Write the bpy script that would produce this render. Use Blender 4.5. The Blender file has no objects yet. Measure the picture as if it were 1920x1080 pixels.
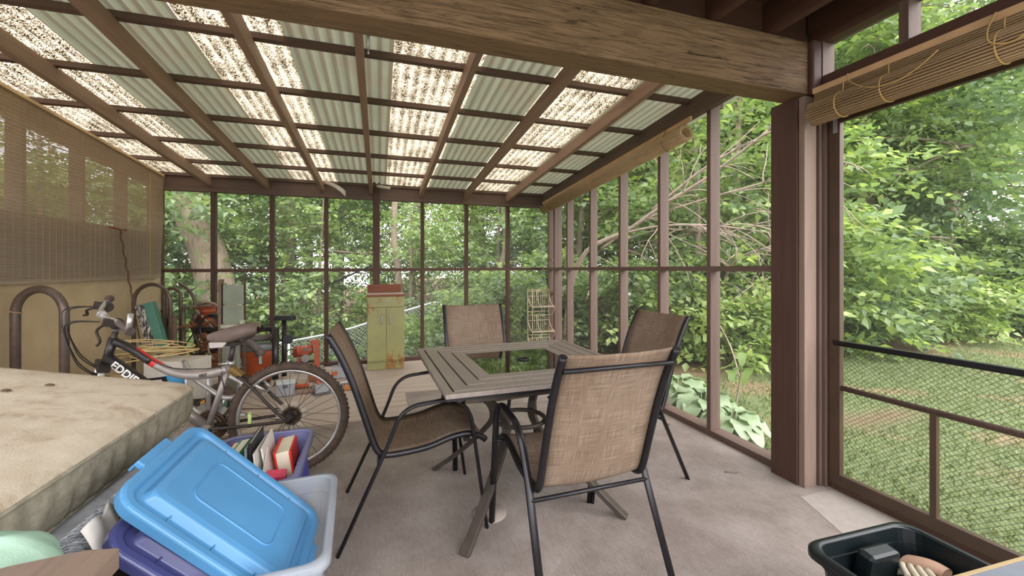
import bpy, bmesh, math, random
from mathutils import Vector, Matrix, Euler, noise as mnoise
random.seed(7)
SC = bpy.context.scene
COL = SC.collection
PI = math.pi

def srgb(r, g, b):
    def f(c):
        c /= 255.0
        return c / 12.92 if c <= 0.04045 else ((c + 0.055) / 1.055) ** 2.4
    return (f(r), f(g), f(b), 1.0)

# ---------------------------------------------------------------- mesh builder
class MB:
    def __init__(s):
        s.V = []; s.F = []; s.S = []; s.M = []
    def add(s, vs, fs, smooth=False, mat=0):
        o = len(s.V)
        s.V.extend(Vector(v) for v in vs)
        for f in fs:
            s.F.append([i + o for i in f]); s.S.append(smooth); s.M.append(mat)
        return s
    def box(s, x0, x1, y0, y1, z0, z1, mat=0):
        v = [(x0,y0,z0),(x1,y0,z0),(x1,y1,z0),(x0,y1,z0),(x0,y0,z1),(x1,y0,z1),(x1,y1,z1),(x0,y1,z1)]
        return s.add(v, [(3,2,1,0),(4,5,6,7),(0,1,5,4),(1,2,6,5),(2,3,7,6),(3,0,4,7)], False, mat)
    def obox(s, c, size, rot=None, mat=0):
        R = rot if rot is not None else Matrix.Identity(3)
        hx, hy, hz = size[0]/2, size[1]/2, size[2]/2
        c = Vector(c)
        v = [c + R @ Vector((sx*hx, sy*hy, sz*hz)) for sz in (-1,1) for (sx,sy) in ((-1,-1),(1,-1),(1,1),(-1,1))]
        return s.add(v, [(3,2,1,0),(4,5,6,7),(0,1,5,4),(1,2,6,5),(2,3,7,6),(3,0,4,7)], False, mat)
    def bar(s, p, q, w, h, up=(0,0,1), mat=0):
        p = Vector(p); q = Vector(q); d = (q-p).normalized(); up = Vector(up)
        if abs(d.dot(up)) > 0.99: up = Vector((0,1,0))
        x = d.cross(up).normalized(); u = x.cross(d).normalized()
        v = []
        for e in (p, q):
            for (a,b) in ((-1,-1),(1,-1),(1,1),(-1,1)):
                v.append(e + x*(a*w/2) + u*(b*h/2))
        return s.add(v, [(3,2,1,0),(4,5,6,7),(0,1,5,4),(1,2,6,5),(2,3,7,6),(3,0,4,7)], False, mat)
    def tube(s, pts, r, n=8, closed=False, caps=True, smooth=True, flat=1.0, up=None, mat=0):
        pts = [Vector(p) for p in pts]; N = len(pts)
        rr = r if isinstance(r, (list, tuple)) else [r]*N
        T = []
        for i in range(N):
            if closed: d = pts[(i+1)%N] - pts[i-1]
            else: d = pts[min(i+1,N-1)] - pts[max(i-1,0)]
            T.append(d.normalized() if d.length > 1e-9 else Vector((0,0,1)))
        a = Vector(up) if up is not None else (Vector((0,0,1)) if abs(T[0].z) < 0.9 else Vector((1,0,0)))
        x = (a - T[0]*a.dot(T[0])).normalized()
        vs = []
        for i in range(N):
            if up is not None:
                a = Vector(up); x2 = a - T[i]*a.dot(T[i])
                x = x2.normalized() if x2.length > 1e-4 else x
            else:
                x = x - T[i]*x.dot(T[i])
                x = x.normalized() if x.length > 1e-6 else T[i].orthogonal().normalized()
            y = T[i].cross(x)
            for k in range(n):
                t = 2*PI*k/n
                vs.append(pts[i] + x*(math.cos(t)*rr[i]) + y*(math.sin(t)*rr[i]*flat))
        fs = []
        for i in range(N if closed else N-1):
            j = (i+1) % N
            for k in range(n):
                fs.append((i*n+k, i*n+(k+1)%n, j*n+(k+1)%n, j*n+k))
        s.add(vs, fs, smooth, mat)
        if caps and not closed:
            o = len(s.V) - len(vs)
            s.F.append([o+k for k in range(n)][::-1]); s.S.append(False); s.M.append(mat)
            s.F.append([o+(N-1)*n+k for k in range(n)]); s.S.append(False); s.M.append(mat)
        return s
    def lathe(s, prof, n=24, c=(0,0,0), axis=(0,0,1), smooth=True, caps=True, mat=0):
        c = Vector(c); a = Vector(axis).normalized()
        x = a.orthogonal().normalized(); y = a.cross(x)
        vs = []
        for (r, z) in prof:
            for k in range(n):
                t = 2*PI*k/n
                vs.append(c + a*z + x*(r*math.cos(t)) + y*(r*math.sin(t)))
        fs = []
        for i in range(len(prof)-1):
            for k in range(n):
                fs.append((i*n+k, i*n+(k+1)%n, (i+1)*n+(k+1)%n, (i+1)*n+k))
        s.add(vs, fs, smooth, mat)
        o = len(s.V) - len(vs)
        if caps:
            if prof[0][0] > 1e-5: s.F.append([o+k for k in range(n)][::-1]); s.S.append(False); s.M.append(mat)
            if prof[-1][0] > 1e-5: s.F.append([o+(len(prof)-1)*n+k for k in range(n)]); s.S.append(False); s.M.append(mat)
        return s
    def prism(s, poly, o, u, v, th, mat=0):
        o = Vector(o); u = Vector(u); v = Vector(v); w = u.cross(v).normalized()
        n = len(poly)
        a = [o + u*p[0] + v*p[1] - w*(th/2) for p in poly]
        b = [p + w*th for p in a]
        fs = [list(range(n))[::-1], list(range(n, 2*n))] + [(i,(i+1)%n,n+(i+1)%n,n+i) for i in range(n)]
        return s.add(a+b, fs, False, mat)
    def grid(s, fn, nu, nv, smooth=True, mat=0):
        vs = [fn(i/nu, j/nv) for j in range(nv+1) for i in range(nu+1)]
        fs = [(j*(nu+1)+i, j*(nu+1)+i+1, (j+1)*(nu+1)+i+1, (j+1)*(nu+1)+i) for j in range(nv) for i in range(nu)]
        return s.add(vs, fs, smooth, mat)
    def ring(s, c, R, r, axis=(0,0,1), n=32, m=8, mat=0):
        c = Vector(c); a = Vector(axis).normalized(); x = a.orthogonal().normalized(); y = a.cross(x)
        return s.tube([c + x*(R*math.cos(2*PI*k/n)) + y*(R*math.sin(2*PI*k/n)) for k in range(n)], r, m, closed=True, mat=mat)
    def xf(s, M):
        s.V = [M @ v for v in s.V]; return s
    def build(s, name, mats, parent=None, world=False, bevel=0.0, solid=0.0, subsurf=0, base=True):
        V = s.V
        me = bpy.data.meshes.new(name)
        ob = bpy.data.objects.new(name, me)
        COL.objects.link(ob)
        if parent is not None:
            ob.parent = parent
            if world:
                M = Matrix.Identity(4); p = parent
                while p is not None:
                    M = p.matrix_basis @ M; p = p.parent
                M = M.inverted(); V = [M @ v for v in V]
        elif base:
            xs = [v.x for v in V]; ys = [v.y for v in V]; zs = [v.z for v in V]
            o = Vector(((min(xs)+max(xs))/2, (min(ys)+max(ys))/2, min(zs)))
            V = [v - o for v in V]; ob.location = o
        me.from_pydata([tuple(v) for v in V], [], s.F)
        me.polygons.foreach_set('use_smooth', s.S)
        for m in (mats if isinstance(mats, (list, tuple)) else [mats]):
            me.materials.append(m)
        if any(s.M): me.polygons.foreach_set('material_index', s.M)
        me.update()
        if bevel:
            b = ob.modifiers.new('Bevel', 'BEVEL'); b.width = bevel; b.segments = 2; b.limit_method = 'ANGLE'; b.angle_limit = math.radians(40)
        if solid:
            b = ob.modifiers.new('Solid', 'SOLIDIFY'); b.thickness = solid; b.offset = 0
        if subsurf:
            b = ob.modifiers.new('Sub', 'SUBSURF'); b.levels = subsurf; b.render_levels = subsurf
        return ob

def tag(o, label, cat, group=None, kind=None):
    o['label'] = label; o['category'] = cat
    if group: o['group'] = group
    if kind: o['kind'] = kind
    return o
def struct(o, label, cat, group=None):
    return tag(o, label, cat, group, 'structure')
def empty(name, loc, label, cat, group=None, rz=0.0, rot=None):
    e = bpy.data.objects.new(name, None); COL.objects.link(e)
    e.empty_display_size = 0.1
    e.location = loc
    e.rotation_euler = rot if rot is not None else (0, 0, rz)
    return tag(e, label, cat, group)
def kids(o): return [c for c in bpy.data.objects if c.parent == o]
def copy_tree(o, parent=None, cache={}):
    c = o.copy(); COL.objects.link(c)
    if parent is not None: c.parent = parent
    for ch in kids(o):
        if ch != c: copy_tree(ch, c)
    return c
ORD = ['first','second','third','fourth','fifth','sixth','seventh','eighth','ninth','tenth','eleventh','twelfth']
def lerp(a, b, t): return a + (b - a)*t
def smoothpath(pts, n=6, closed=False):
    """Catmull-Rom through the points."""
    P = [Vector(p) for p in pts]; N = len(P); out = []
    rng = range(N) if closed else range(N-1)
    for i in rng:
        if closed: a, b, c, d = P[i-1], P[i], P[(i+1)%N], P[(i+2)%N]
        else: a, b, c, d = P[max(i-1,0)], P[i], P[i+1], P[min(i+2,N-1)]
        for k in range(n):
            t = k/n
            out.append(0.5*((2*b) + (c-a)*t + (2*a-5*b+4*c-d)*t*t + (3*b-a-3*c+d)*t*t*t))
    if not closed: out.append(P[-1])
    return out
def roundrect(w, h, r, n=5, cx=0, cy=0):
    out = []
    for (sx, sy, a0) in ((1,1,0),(-1,1,90),(-1,-1,180),(1,-1,270)):
        for k in range(n+1):
            a = math.radians(a0 + 90*k/n)
            out.append((cx + sx*(w/2-r) + r*math.cos(a), cy + sy*(h/2-r) + r*math.sin(a)))
    return out
def fillet(pts, r, n=5):
    """Polyline with rounded corners."""
    P = [Vector(p) for p in pts]; out = [P[0]]
    for i in range(1, len(P)-1):
        a, b, c = P[i-1], P[i], P[i+1]
        d1 = (a-b); d2 = (c-b)
        rr = min(r, d1.length*0.49, d2.length*0.49)
        p = b + d1.normalized()*rr; q = b + d2.normalized()*rr
        for k in range(n+1):
            t = k/n
            out.append((1-t)**2*p + 2*t*(1-t)*b + t*t*q)
    out.append(P[-1]); return out

# ---------------------------------------------------------------- materials
def newmat(name):
    m = bpy.data.materials.new(name); m.use_nodes = True
    nt = m.node_tree; b = nt.nodes['Principled BSDF']
    return m, nt, b
def N(nt, t, **kw):
    n = nt.nodes.new(t)
    for k, v in kw.items():
        if k in n.inputs: n.inputs[k].default_value = v
        else: setattr(n, k, v)
    return n
def coords(nt, scale=(1,1,1), kind='Object', rot=(0,0,0)):
    tc = N(nt, 'ShaderNodeTexCoord'); mp = N(nt, 'ShaderNodeMapping')
    mp.inputs['Scale'].default_value = scale; mp.inputs['Rotation'].default_value = rot
    nt.links.new(tc.outputs[kind], mp.inputs['Vector'])
    return mp.outputs['Vector']
def noise(nt, vec, scale, detail=4, rough=0.55, dist=0.0):
    n = N(nt, 'ShaderNodeTexNoise'); n.inputs['Scale'].default_value = scale
    n.inputs['Detail'].default_value = detail; n.inputs['Roughness'].default_value = rough; n.inputs['Distortion'].default_value = dist
    if vec is not None: nt.links.new(vec, n.inputs['Vector'])
    return n.outputs['Fac']
def ramp(nt, fac, stops):
    r = N(nt, 'ShaderNodeValToRGB')
    els = r.color_ramp.elements
    while len(els) < len(stops): els.new(0.5)
    for e, (p, c) in zip(els, stops): e.position = p; e.color = c
    nt.links.new(fac, r.inputs['Fac'])
    return r.outputs['Color']
def mixc(nt, fac, a, b, mode='MIX'):
    m = N(nt, 'ShaderNodeMix'); m.data_type = 'RGBA'; m.blend_type = mode
    def put(s, v):
        if hasattr(v, 'links'): nt.links.new(v, s)
        else: s.default_value = v
    put(m.inputs[0], fac); put(m.inputs[6], a); put(m.inputs[7], b)
    return m.outputs[2]
def bump(nt, h, strength, dist=0.01):
    b = N(nt, 'ShaderNodeBump'); b.inputs['Strength'].default_value = strength; b.inputs['Distance'].default_value = dist
    nt.links.new(h, b.inputs['Height']); return b.outputs['Normal']
def mixs(c, f): return (c[0]*f, c[1]*f, c[2]*f, 1)
def plain(name, col, rough=0.5, metal=0.0, var=0.12, vscale=8, bmp=0.0, bscale=60, dirt=None, spec=None, coat=0, scale=(1,1,1)):
    m, nt, b = newmat(name)
    v = coords(nt, scale)
    f = noise(nt, v, vscale, 4)
    c = ramp(nt, f, [(0.3, mixs(col, 1-var)), (0.7, mixs(col, 1+var))])
    if dirt is not None:
        f2 = noise(nt, v, dirt[1], 6, 0.65)
        d = ramp(nt, f2, [(dirt[2], (0,0,0,1)), (dirt[2]+0.12, (1,1,1,1))])
        c = mixc(nt, d, c, dirt[0])
    nt.links.new(c, b.inputs['Base Color'])
    b.inputs['Roughness'].default_value = rough; b.inputs['Metallic'].default_value = metal
    if spec is not None: b.inputs['Specular IOR Level'].default_value = spec
    if coat: b.inputs['Coat Weight'].default_value = coat
    if bmp:
        nt.links.new(bump(nt, noise(nt, v, bscale, 5), bmp, 0.004), b.inputs['Normal'])
    return m
def wood(name, c1, c2, axis='Z', grain=30, stretch=14, rough=0.65, bmp=0.25, knots=True, cracks=0.0, cscale=26):
    m, nt, b = newmat(name)
    sc = {'X': (1/stretch,1,1), 'Y': (1,1/stretch,1), 'Z': (1,1,1/stretch)}[axis]
    v = coords(nt, sc)
    f = noise(nt, v, grain, 6, 0.6, 0.6)
    c = ramp(nt, f, [(0.28, c2), (0.52, c1), (0.75, mixs(c1, 1.14))])
    big = noise(nt, coords(nt, (1,1,1)), 2.2, 3)
    c = mixc(nt, big, c, mixs(c1, 0.82), 'MIX')
    if knots:
        vo = N(nt, 'ShaderNodeTexVoronoi'); vo.inputs['Scale'].default_value = 3.1
        sc2 = {'X': (0.5,1.6,1.6), 'Y': (1.6,0.5,1.6), 'Z': (1.6,1.6,0.5)}[axis]
        nt.links.new(coords(nt, sc2), vo.inputs['Vector'])
        k = ramp(nt, vo.outputs['Distance'], [(0.03, (1,1,1,1)), (0.09, (0,0,0,1))])
        c = mixc(nt, k, c, mixs(c2, 0.6))
    h = f
    if cracks:
        sc3 = {'X': (0.07,1,1), 'Y': (1,0.07,1), 'Z': (1,1,0.07)}[axis]
        cf = noise(nt, coords(nt, sc3), cscale, 5, 0.7, 1.2)
        k = ramp(nt, cf, [(0.33, (1,1,1,1)), (0.41, (0,0,0,1))])
        kk = mixc(nt, k, c, mixs(c2, 0.35)); c = kk
        h = ramp(nt, cf, [(0.3, (0,0,0,1)), (0.5, (0.7,0.7,0.7,1)), (0.8, (1,1,1,1))])
        bmp = cracks
    nt.links.new(c, b.inputs['Base Color'])
    b.inputs['Roughness'].default_value = rough
    nt.links.new(bump(nt, h, bmp, 0.006), b.inputs['Normal'])
    return m
BR1 = srgb(106, 85, 76); BR2 = srgb(80, 60, 52)
M_woodX = wood('brown paint wood x', BR1, BR2, 'X')
M_woodY = wood('brown paint wood y', BR1, BR2, 'Y')
M_woodZ = wood('brown paint wood z', BR1, BR2, 'Z')
M_darkX = wood('dark brown wood x', srgb(86,58,46), srgb(64,42,33), 'X')
M_darkY = wood('dark brown wood y', srgb(86,58,46), srgb(64,42,33), 'Y')
M_darkZ = wood('dark brown wood z', srgb(80,54,44), srgb(60,38,30), 'Z')
M_rafter = wood('rafter wood', srgb(158,130,113), srgb(122,95,79), 'Y', grain=26, bmp=0.15)
M_beam = wood('cracked beam', srgb(142,113,82), srgb(102,75,50), 'X', grain=40, stretch=9, bmp=0.5, cracks=1.0, cscale=70)
M_deckboard = wood('weathered decking', srgb(184,168,156), srgb(138,122,111), 'X', grain=34, stretch=18, rough=0.8, knots=False)
M_jamb = wood('worn brown jamb', srgb(138,116,104), srgb(108,88,78), 'Z', knots=False)

def m_carpet():
    m, nt, b = newmat('outdoor carpet')
    v = coords(nt)
    f = noise(nt, v, 260, 3, 0.7)
    c = ramp(nt, f, [(0.3, srgb(140,131,126)), (0.7, srgb(178,168,162))])
    g = noise(nt, v, 3.0, 5, 0.6)
    st = ramp(nt, g, [(0.35, srgb(150,132,118)), (0.65, srgb(255,255,255))])
    c = mixc(nt, 0.45, c, st, 'MULTIPLY')
    w = noise(nt, coords(nt, (40, 6, 1), rot=(0,0,0.7)), 4, 3)
    c = mixc(nt, 0.25, c, ramp(nt, w, [(0.3, srgb(150,140,136)), (0.7, srgb(255,252,250))]), 'MULTIPLY')
    nt.links.new(c, b.inputs['Base Color']); b.inputs['Roughness'].default_value = 0.95
    b.inputs['Specular IOR Level'].default_value = 0.15
    nt.links.new(bump(nt, f, 0.6, 0.004), b.inputs['Normal'])
    return m
M_carpet = m_carpet()

def m_panel_translucent():
    m, nt, b = newmat('dirty translucent roofing')
    nt.nodes.remove(b); out = nt.nodes['Material Output']
    v = coords(nt)
    sp = noise(nt, v, 105, 5, 0.75, 1.0)
    big = noise(nt, v, 5, 4, 0.6)
    a = N(nt, 'ShaderNodeMath'); a.operation = 'MULTIPLY_ADD'; a.inputs[1].default_value = 0.22; 
    nt.links.new(big, a.inputs[0]); nt.links.new(sp, a.inputs[2])
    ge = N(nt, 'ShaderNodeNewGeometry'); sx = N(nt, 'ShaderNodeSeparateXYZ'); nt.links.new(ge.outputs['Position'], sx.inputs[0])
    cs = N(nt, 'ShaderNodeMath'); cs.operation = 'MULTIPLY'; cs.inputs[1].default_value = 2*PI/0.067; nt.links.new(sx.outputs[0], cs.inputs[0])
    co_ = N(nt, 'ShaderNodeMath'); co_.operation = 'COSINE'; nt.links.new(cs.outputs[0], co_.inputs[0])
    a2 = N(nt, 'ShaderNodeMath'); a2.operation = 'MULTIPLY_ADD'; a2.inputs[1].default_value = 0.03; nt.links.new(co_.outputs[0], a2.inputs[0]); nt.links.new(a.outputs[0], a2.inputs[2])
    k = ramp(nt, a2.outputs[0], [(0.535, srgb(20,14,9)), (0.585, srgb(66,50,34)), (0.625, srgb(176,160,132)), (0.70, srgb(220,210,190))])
    tr = N(nt, 'ShaderNodeBsdfTranslucent'); df = N(nt, 'ShaderNodeBsdfDiffuse'); tp = N(nt, 'ShaderNodeBsdfTransparent')
    nt.links.new(k, tr.inputs['Color']); nt.links.new(k, df.inputs['Color']); nt.links.new(k, tp.inputs['Color'])
    m1 = N(nt, 'ShaderNodeMixShader'); m1.inputs[0].default_value = 0.22
    nt.links.new(tr.outputs[0], m1.inputs[1]); nt.links.new(df.outputs[0], m1.inputs[2])
    m2 = N(nt, 'ShaderNodeMixShader'); m2.inputs[0].default_value = 0.12
    nt.links.new(m1.outputs[0], m2.inputs[1]); nt.links.new(tp.outputs[0], m2.inputs[2])
    nt.links.new(m2.outputs[0], out.inputs['Surface'])
    return m
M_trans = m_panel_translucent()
def m_panel_green():
    m, nt, b = newmat('pale green roofing')
    nt.nodes.remove(b); out = nt.nodes['Material Output']
    v = coords(nt, (1, 0.12, 1))
    f = noise(nt, v, 14, 4)
    c = ramp(nt, f, [(0.3, srgb(158,164,140)), (0.7, srgb(180,184,160))])
    d = noise(nt, coords(nt), 3.2, 5, 0.6)
    c = mixc(nt, ramp(nt, d, [(0.55, (0,0,0,1)), (0.8, (0.5,0.5,0.5,1))]), c, srgb(170,140,116))
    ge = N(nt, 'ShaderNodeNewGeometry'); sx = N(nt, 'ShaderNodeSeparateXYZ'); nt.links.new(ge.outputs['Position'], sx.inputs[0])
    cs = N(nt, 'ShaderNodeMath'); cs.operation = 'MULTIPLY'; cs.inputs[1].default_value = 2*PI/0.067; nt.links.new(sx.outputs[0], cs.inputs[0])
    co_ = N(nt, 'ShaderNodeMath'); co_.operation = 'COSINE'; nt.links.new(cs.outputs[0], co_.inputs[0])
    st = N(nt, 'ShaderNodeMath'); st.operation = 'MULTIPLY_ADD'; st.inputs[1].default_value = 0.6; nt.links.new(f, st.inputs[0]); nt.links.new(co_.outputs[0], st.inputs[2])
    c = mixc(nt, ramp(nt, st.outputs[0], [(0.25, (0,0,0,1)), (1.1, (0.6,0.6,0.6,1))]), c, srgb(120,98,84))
    tr = N(nt, 'ShaderNodeBsdfTranslucent'); df = N(nt, 'ShaderNodeBsdfDiffuse')
    nt.links.new(c, df.inputs['Color']); nt.links.new(c, tr.inputs['Color'])
    m1 = N(nt, 'ShaderNodeMixShader'); m1.inputs[0].default_value = 0.86
    nt.links.new(tr.outputs[0], m1.inputs[1]); nt.links.new(df.outputs[0], m1.inputs[2])
    nt.links.new(m1.outputs[0], out.inputs['Surface'])
    return m
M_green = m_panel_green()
def m_screen(name, alpha, col):
    m, nt, b = newmat(name)
    nt.nodes.remove(b); out = nt.nodes['Material Output']
    tp = N(nt, 'ShaderNodeBsdfTransparent'); df = N(nt, 'ShaderNodeBsdfDiffuse'); df.inputs['Color'].default_value = col
    m1 = N(nt, 'ShaderNodeMixShader'); m1.inputs[0].default_value = alpha
    nt.links.new(tp.outputs[0], m1.inputs[1]); nt.links.new(df.outputs[0], m1.inputs[2])
    nt.links.new(m1.outputs[0], out.inputs['Surface'])
    return m
M_screen = m_screen('insect screen', 0.16, srgb(172,176,172))
def m_petmesh():
    m, nt, b = newmat('expanded mesh guard')
    nt.nodes.remove(b); out = nt.nodes['Material Output']
    tc = N(nt, 'ShaderNodeTexCoord'); fs = []
    for sg in (1, -1):
        d = N(nt, 'ShaderNodeVectorMath'); d.operation = 'DOT_PRODUCT'; nt.links.new(tc.outputs['Object'], d.inputs[0]); d.inputs[1].default_value = (0, 36, 44*sg)
        f = N(nt, 'ShaderNodeMath'); f.operation = 'FRACT'; nt.links.new(d.outputs['Value'], f.inputs[0])
        g = N(nt, 'ShaderNodeMath'); g.operation = 'SUBTRACT'; nt.links.new(f.outputs[0], g.inputs[0]); g.inputs[1].default_value = 0.5
        h = N(nt, 'ShaderNodeMath'); h.operation = 'ABSOLUTE'; nt.links.new(g.outputs[0], h.inputs[0]); fs.append(h)
    mn = N(nt, 'ShaderNodeMath'); mn.operation = 'MINIMUM'; nt.links.new(fs[0].outputs[0], mn.inputs[0]); nt.links.new(fs[1].outputs[0], mn.inputs[1])
    k = ramp(nt, mn.outputs[0], [(0.06, (0.62,0.62,0.62,1)), (0.13, (0.04,0.04,0.04,1))])
    tp = N(nt, 'ShaderNodeBsdfTransparent'); df = N(nt, 'ShaderNodeBsdfDiffuse'); df.inputs['Color'].default_value = srgb(60,70,52)
    m1 = N(nt, 'ShaderNodeMixShader'); nt.links.new(k, m1.inputs[0])
    nt.links.new(tp.outputs[0], m1.inputs[1]); nt.links.new(df.outputs[0], m1.inputs[2])
    nt.links.new(m1.outputs[0], out.inputs['Surface'])
    return m
M_petmesh = m_petmesh()
def m_bamboo(name, c1, c2, trans=0.0, vscale=(1,1,120)):
    m, nt, b = newmat(name)
    v = coords(nt, vscale)
    f = noise(nt, v, 3, 3, 0.6)
    c = ramp(nt, f, [(0.3, c2), (0.7, c1)])
    if trans:
        nt.nodes.remove(b); out = nt.nodes['Material Output']
        tr = N(nt, 'ShaderNodeBsdfTranslucent'); df = N(nt, 'ShaderNodeBsdfDiffuse')
        nt.links.new(c, df.inputs['Color']); nt.links.new(c, tr.inputs['Color'])
        m1 = N(nt, 'ShaderNodeMixShader'); m1.inputs[0].default_value = trans
        nt.links.new(df.outputs[0], m1.inputs[1]); nt.links.new(tr.outputs[0], m1.inputs[2])
        nt.links.new(m1.outputs[0], out.inputs['Surface'])
    else:
        nt.links.new(c, b.inputs['Base Color']); b.inputs['Roughness'].default_value = 0.7
    return m
M_bamboo = m_bamboo('bamboo slats', srgb(212,184,148), srgb(166,138,104))
M_blindwall = m_bamboo('woven wall blind', srgb(208,192,172), srgb(180,162,142), 0.4)
M_cordtan = plain('tan cord', srgb(196,164,104), 0.8)
def m_plyboard():
    m, nt, b = newmat('tan painted board')
    v = coords(nt)
    f = noise(nt, v, 5, 5)
    c = ramp(nt, f, [(0.3, srgb(188,166,132)), (0.7, srgb(206,184,150))])
    s1 = noise(nt, coords(nt, (1, 3, 40), rot=(0.18,0,0)), 2.4, 4, 0.7)
    k = ramp(nt, s1, [(0.69, (0,0,0,1)), (0.74, (1,1,1,1))])
    g = noise(nt, v, 2.1, 3)
    k2 = ramp(nt, g, [(0.5, (0,0,0,1)), (0.62, (0.8,0.8,0.8,1))])
    kk = mixc(nt, 1.0, k, k2, 'MULTIPLY')
    c = mixc(nt, kk, c, srgb(236,222,192))
    nt.links.new(c, b.inputs['Base Color']); b.inputs['Roughness'].default_value = 0.6
    return m
M_ply = m_plyboard()
M_black = plain('black metal', srgb(32,31,34), 0.35, 0.3, 0.2)
M_blackplastic = plain('black plastic', srgb(38,38,40), 0.55)
M_steel = plain('galvanised steel', srgb(190,192,195), 0.35, 0.9)
M_whitebits = plain('white plastic scrap', srgb(225,222,214), 0.5)
# ------------------------------------------------------------ the porch
SL = 0.0681                      # roof fall per metre of depth
def zr(y): return 2.155 + SL*(5.5 - y)      # underside of the rafters
YB = 5.56; XR = 2.275; XL = -2.33

# floor: slab carpet and decking
mb = MB(); mb.box(-3.4, 2.42, -2.6, 3.47, -0.12, 0.0)
struct(mb.build('floor', M_carpet), 'grey brown outdoor carpet covering the near part of the porch floor', 'floor')
mb = MB(); mb.box(0.24, 2.30, 3.475, 4.12, -0.03, 0.001)
struct(mb.build('floor_strip', M_carpet), 'narrow grey carpet extension laid over the decking toward the back corner', 'floor')
y = 3.475; k = 0; nb = 16
bw = (5.66 - 3.475)/nb
mb = MB()
for k in range(nb):
    mb.box(-2.5, 2.42, y + 0.003, y + bw - 0.003, -0.035, -0.004); y += bw
struct(mb.build('floor_decking', M_deckboard), 'weathered tan deck boards running across the back of the porch', 'floor')
mb = MB(); mb.box(-2.5, 2.42, 3.475, 5.66, -0.2, -0.04)
struct(mb.build('floor_frame', M_darkX), 'dark joist frame under the weathered deck boards', 'floor')
t = MB(); t.lathe([(0.085,0.0),(0.083,0.004),(0.0,0.004)], 32, (0.515,1.965,0.0))
tag(t.build('floor_drain_cap', plain('drain cap', srgb(150,138,130), 0.85)), 'round pale drain cap set in the carpet below the table', 'drain cap')

# back wall ---------------------------------------------------------------
mb = MB(); mb.box(-2.42, 2.40, YB, YB+0.045, 2.10, 2.29)
struct(mb.build('wall_back_header', M_woodX), 'wide brown header board along the top of the back screen wall', 'wall header')
mb = MB(); mb.box(-2.42, 2.28, YB-0.012, YB+0.07, 2.088, 2.128)
struct(mb.build('wall_back_plate', M_woodX), 'thin brown lip plate under the header of the back wall', 'wall plate')
mb = MB(); mb.box(-2.42, 2.40, YB-0.02, YB+0.09, -0.004, 0.04)
struct(mb.build('wall_back_sill', M_darkX), 'dark bottom sill of the back screen wall on the decking', 'wall sill')
mb = MB(); mb.bar((-2.33, YB+0.02, 1.182), (2.28, YB+0.02, 1.2), 0.05, 0.038)
struct(mb.build('wall_back_rail', M_darkX), 'horizontal brown middle rail across the back screen wall', 'wall rail')
PX = [-2.345, -1.833, -1.233, -0.636, -0.042, 0.543, 1.14, 1.739]
for i, x in enumerate(PX):
    mb = MB()
    if i == 4: mb.box(x-0.042, x+0.042, YB-0.025, YB+0.075, 0.04, 2.31)
    else: mb.box(x-0.022, x+0.022, YB+0.002, YB+0.088, 0.04, 2.09)
    o = mb.build('wall_back_post', M_darkZ, bevel=0.003)
    nm = {0: 'dark slim post in the left end corner of the back screen wall',
          4: 'thick brown middle post of the back wall above the green cabinet'}.get(i, '%s slim brown post of the back screen wall counted from its left corner' % ORD[i])
    struct(o, nm, 'wall post', 'posts of the back screen wall')
edges = PX + [2.33]
for i in range(8):
    mb = MB(); y = YB+0.06
    mb.add([(edges[i],y,0.03),(edges[i+1],y,0.03),(edges[i+1],y,2.11),(edges[i],y,2.11)], [(0,1,2,3)])
    struct(mb.build('window_%d' % (i+1), M_screen), 'insect screen in the %s bay of the back wall from the left' % ORD[i], 'screen', 'screens of the back wall')

# right wall ---------------------------------------------------------------
PY = [2.404, 2.961, 3.569, 4.175, 4.78]
def ztop(y): return 2.388 + 0.0678*(2.411 - y)
for i, y in enumerate(PY):
    mb = MB(); mb.box(XR, XR+0.089, y-0.019, y+0.019, 0.04, ztop(y)+0.03)
    struct(mb.build('wall_right_post', M_woodZ, bevel=0.003), '%s brown stud of the right screen wall counted from the big post' % ORD[i], 'wall post', 'studs of the right screen wall')
for i, (y0, y1) in enumerate(((5.15, 5.2),(5.36,5.40))):
    mb = MB(); mb.box(XR-0.005, XR+0.105, y0, y1, 0.04, ztop(y0)+0.02)
    struct(mb.build('wall_corner_post', M_woodZ, bevel=0.003), ('nearer' if i == 0 else 'farther') + ' of the two brown corner studs behind the wire rack', 'wall post', 'corner studs of the screen walls')
mb = MB(); mb.bar((XR+0.03, 1.85, 1.207), (XR+0.03, 5.56, 1.203), 0.066, 0.036)
struct(mb.build('wall_right_rail', M_woodY), 'horizontal brown middle rail along the right screen wall', 'wall rail')
mb = MB(); mb.box(XR-0.005, XR+0.10, 1.85, 5.58, 0.0, 0.04)
struct(mb.build('wall_right_sill', M_woodY), 'brown sole plate on the floor under the right screen wall', 'wall sill')
mb = MB(); mb.bar((XR+0.045, 1.7, ztop(1.7)+0.04), (XR+0.045, 5.62, ztop(5.62)+0.04), 0.11, 0.04)
struct(mb.build('wall_right_plate', M_woodY), 'sloping brown top plate over the studs of the right screen wall', 'wall plate')
ey = [1.85] + PY + [5.17]
for i in range(6):
    mb = MB(); x = XR+0.06
    mb.add([(x,ey[i],0.03),(x,ey[i+1],0.03),(x,ey[i+1],ztop(ey[i+1])+0.02),(x,ey[i],ztop(ey[i])+0.02)], [(0,1,2,3)])
    struct(mb.build('window_%d' % (i+9), M_screen), 'insect screen in the %s bay of the right wall from the big post' % ORD[i], 'screen', 'screens of the right wall')

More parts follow.
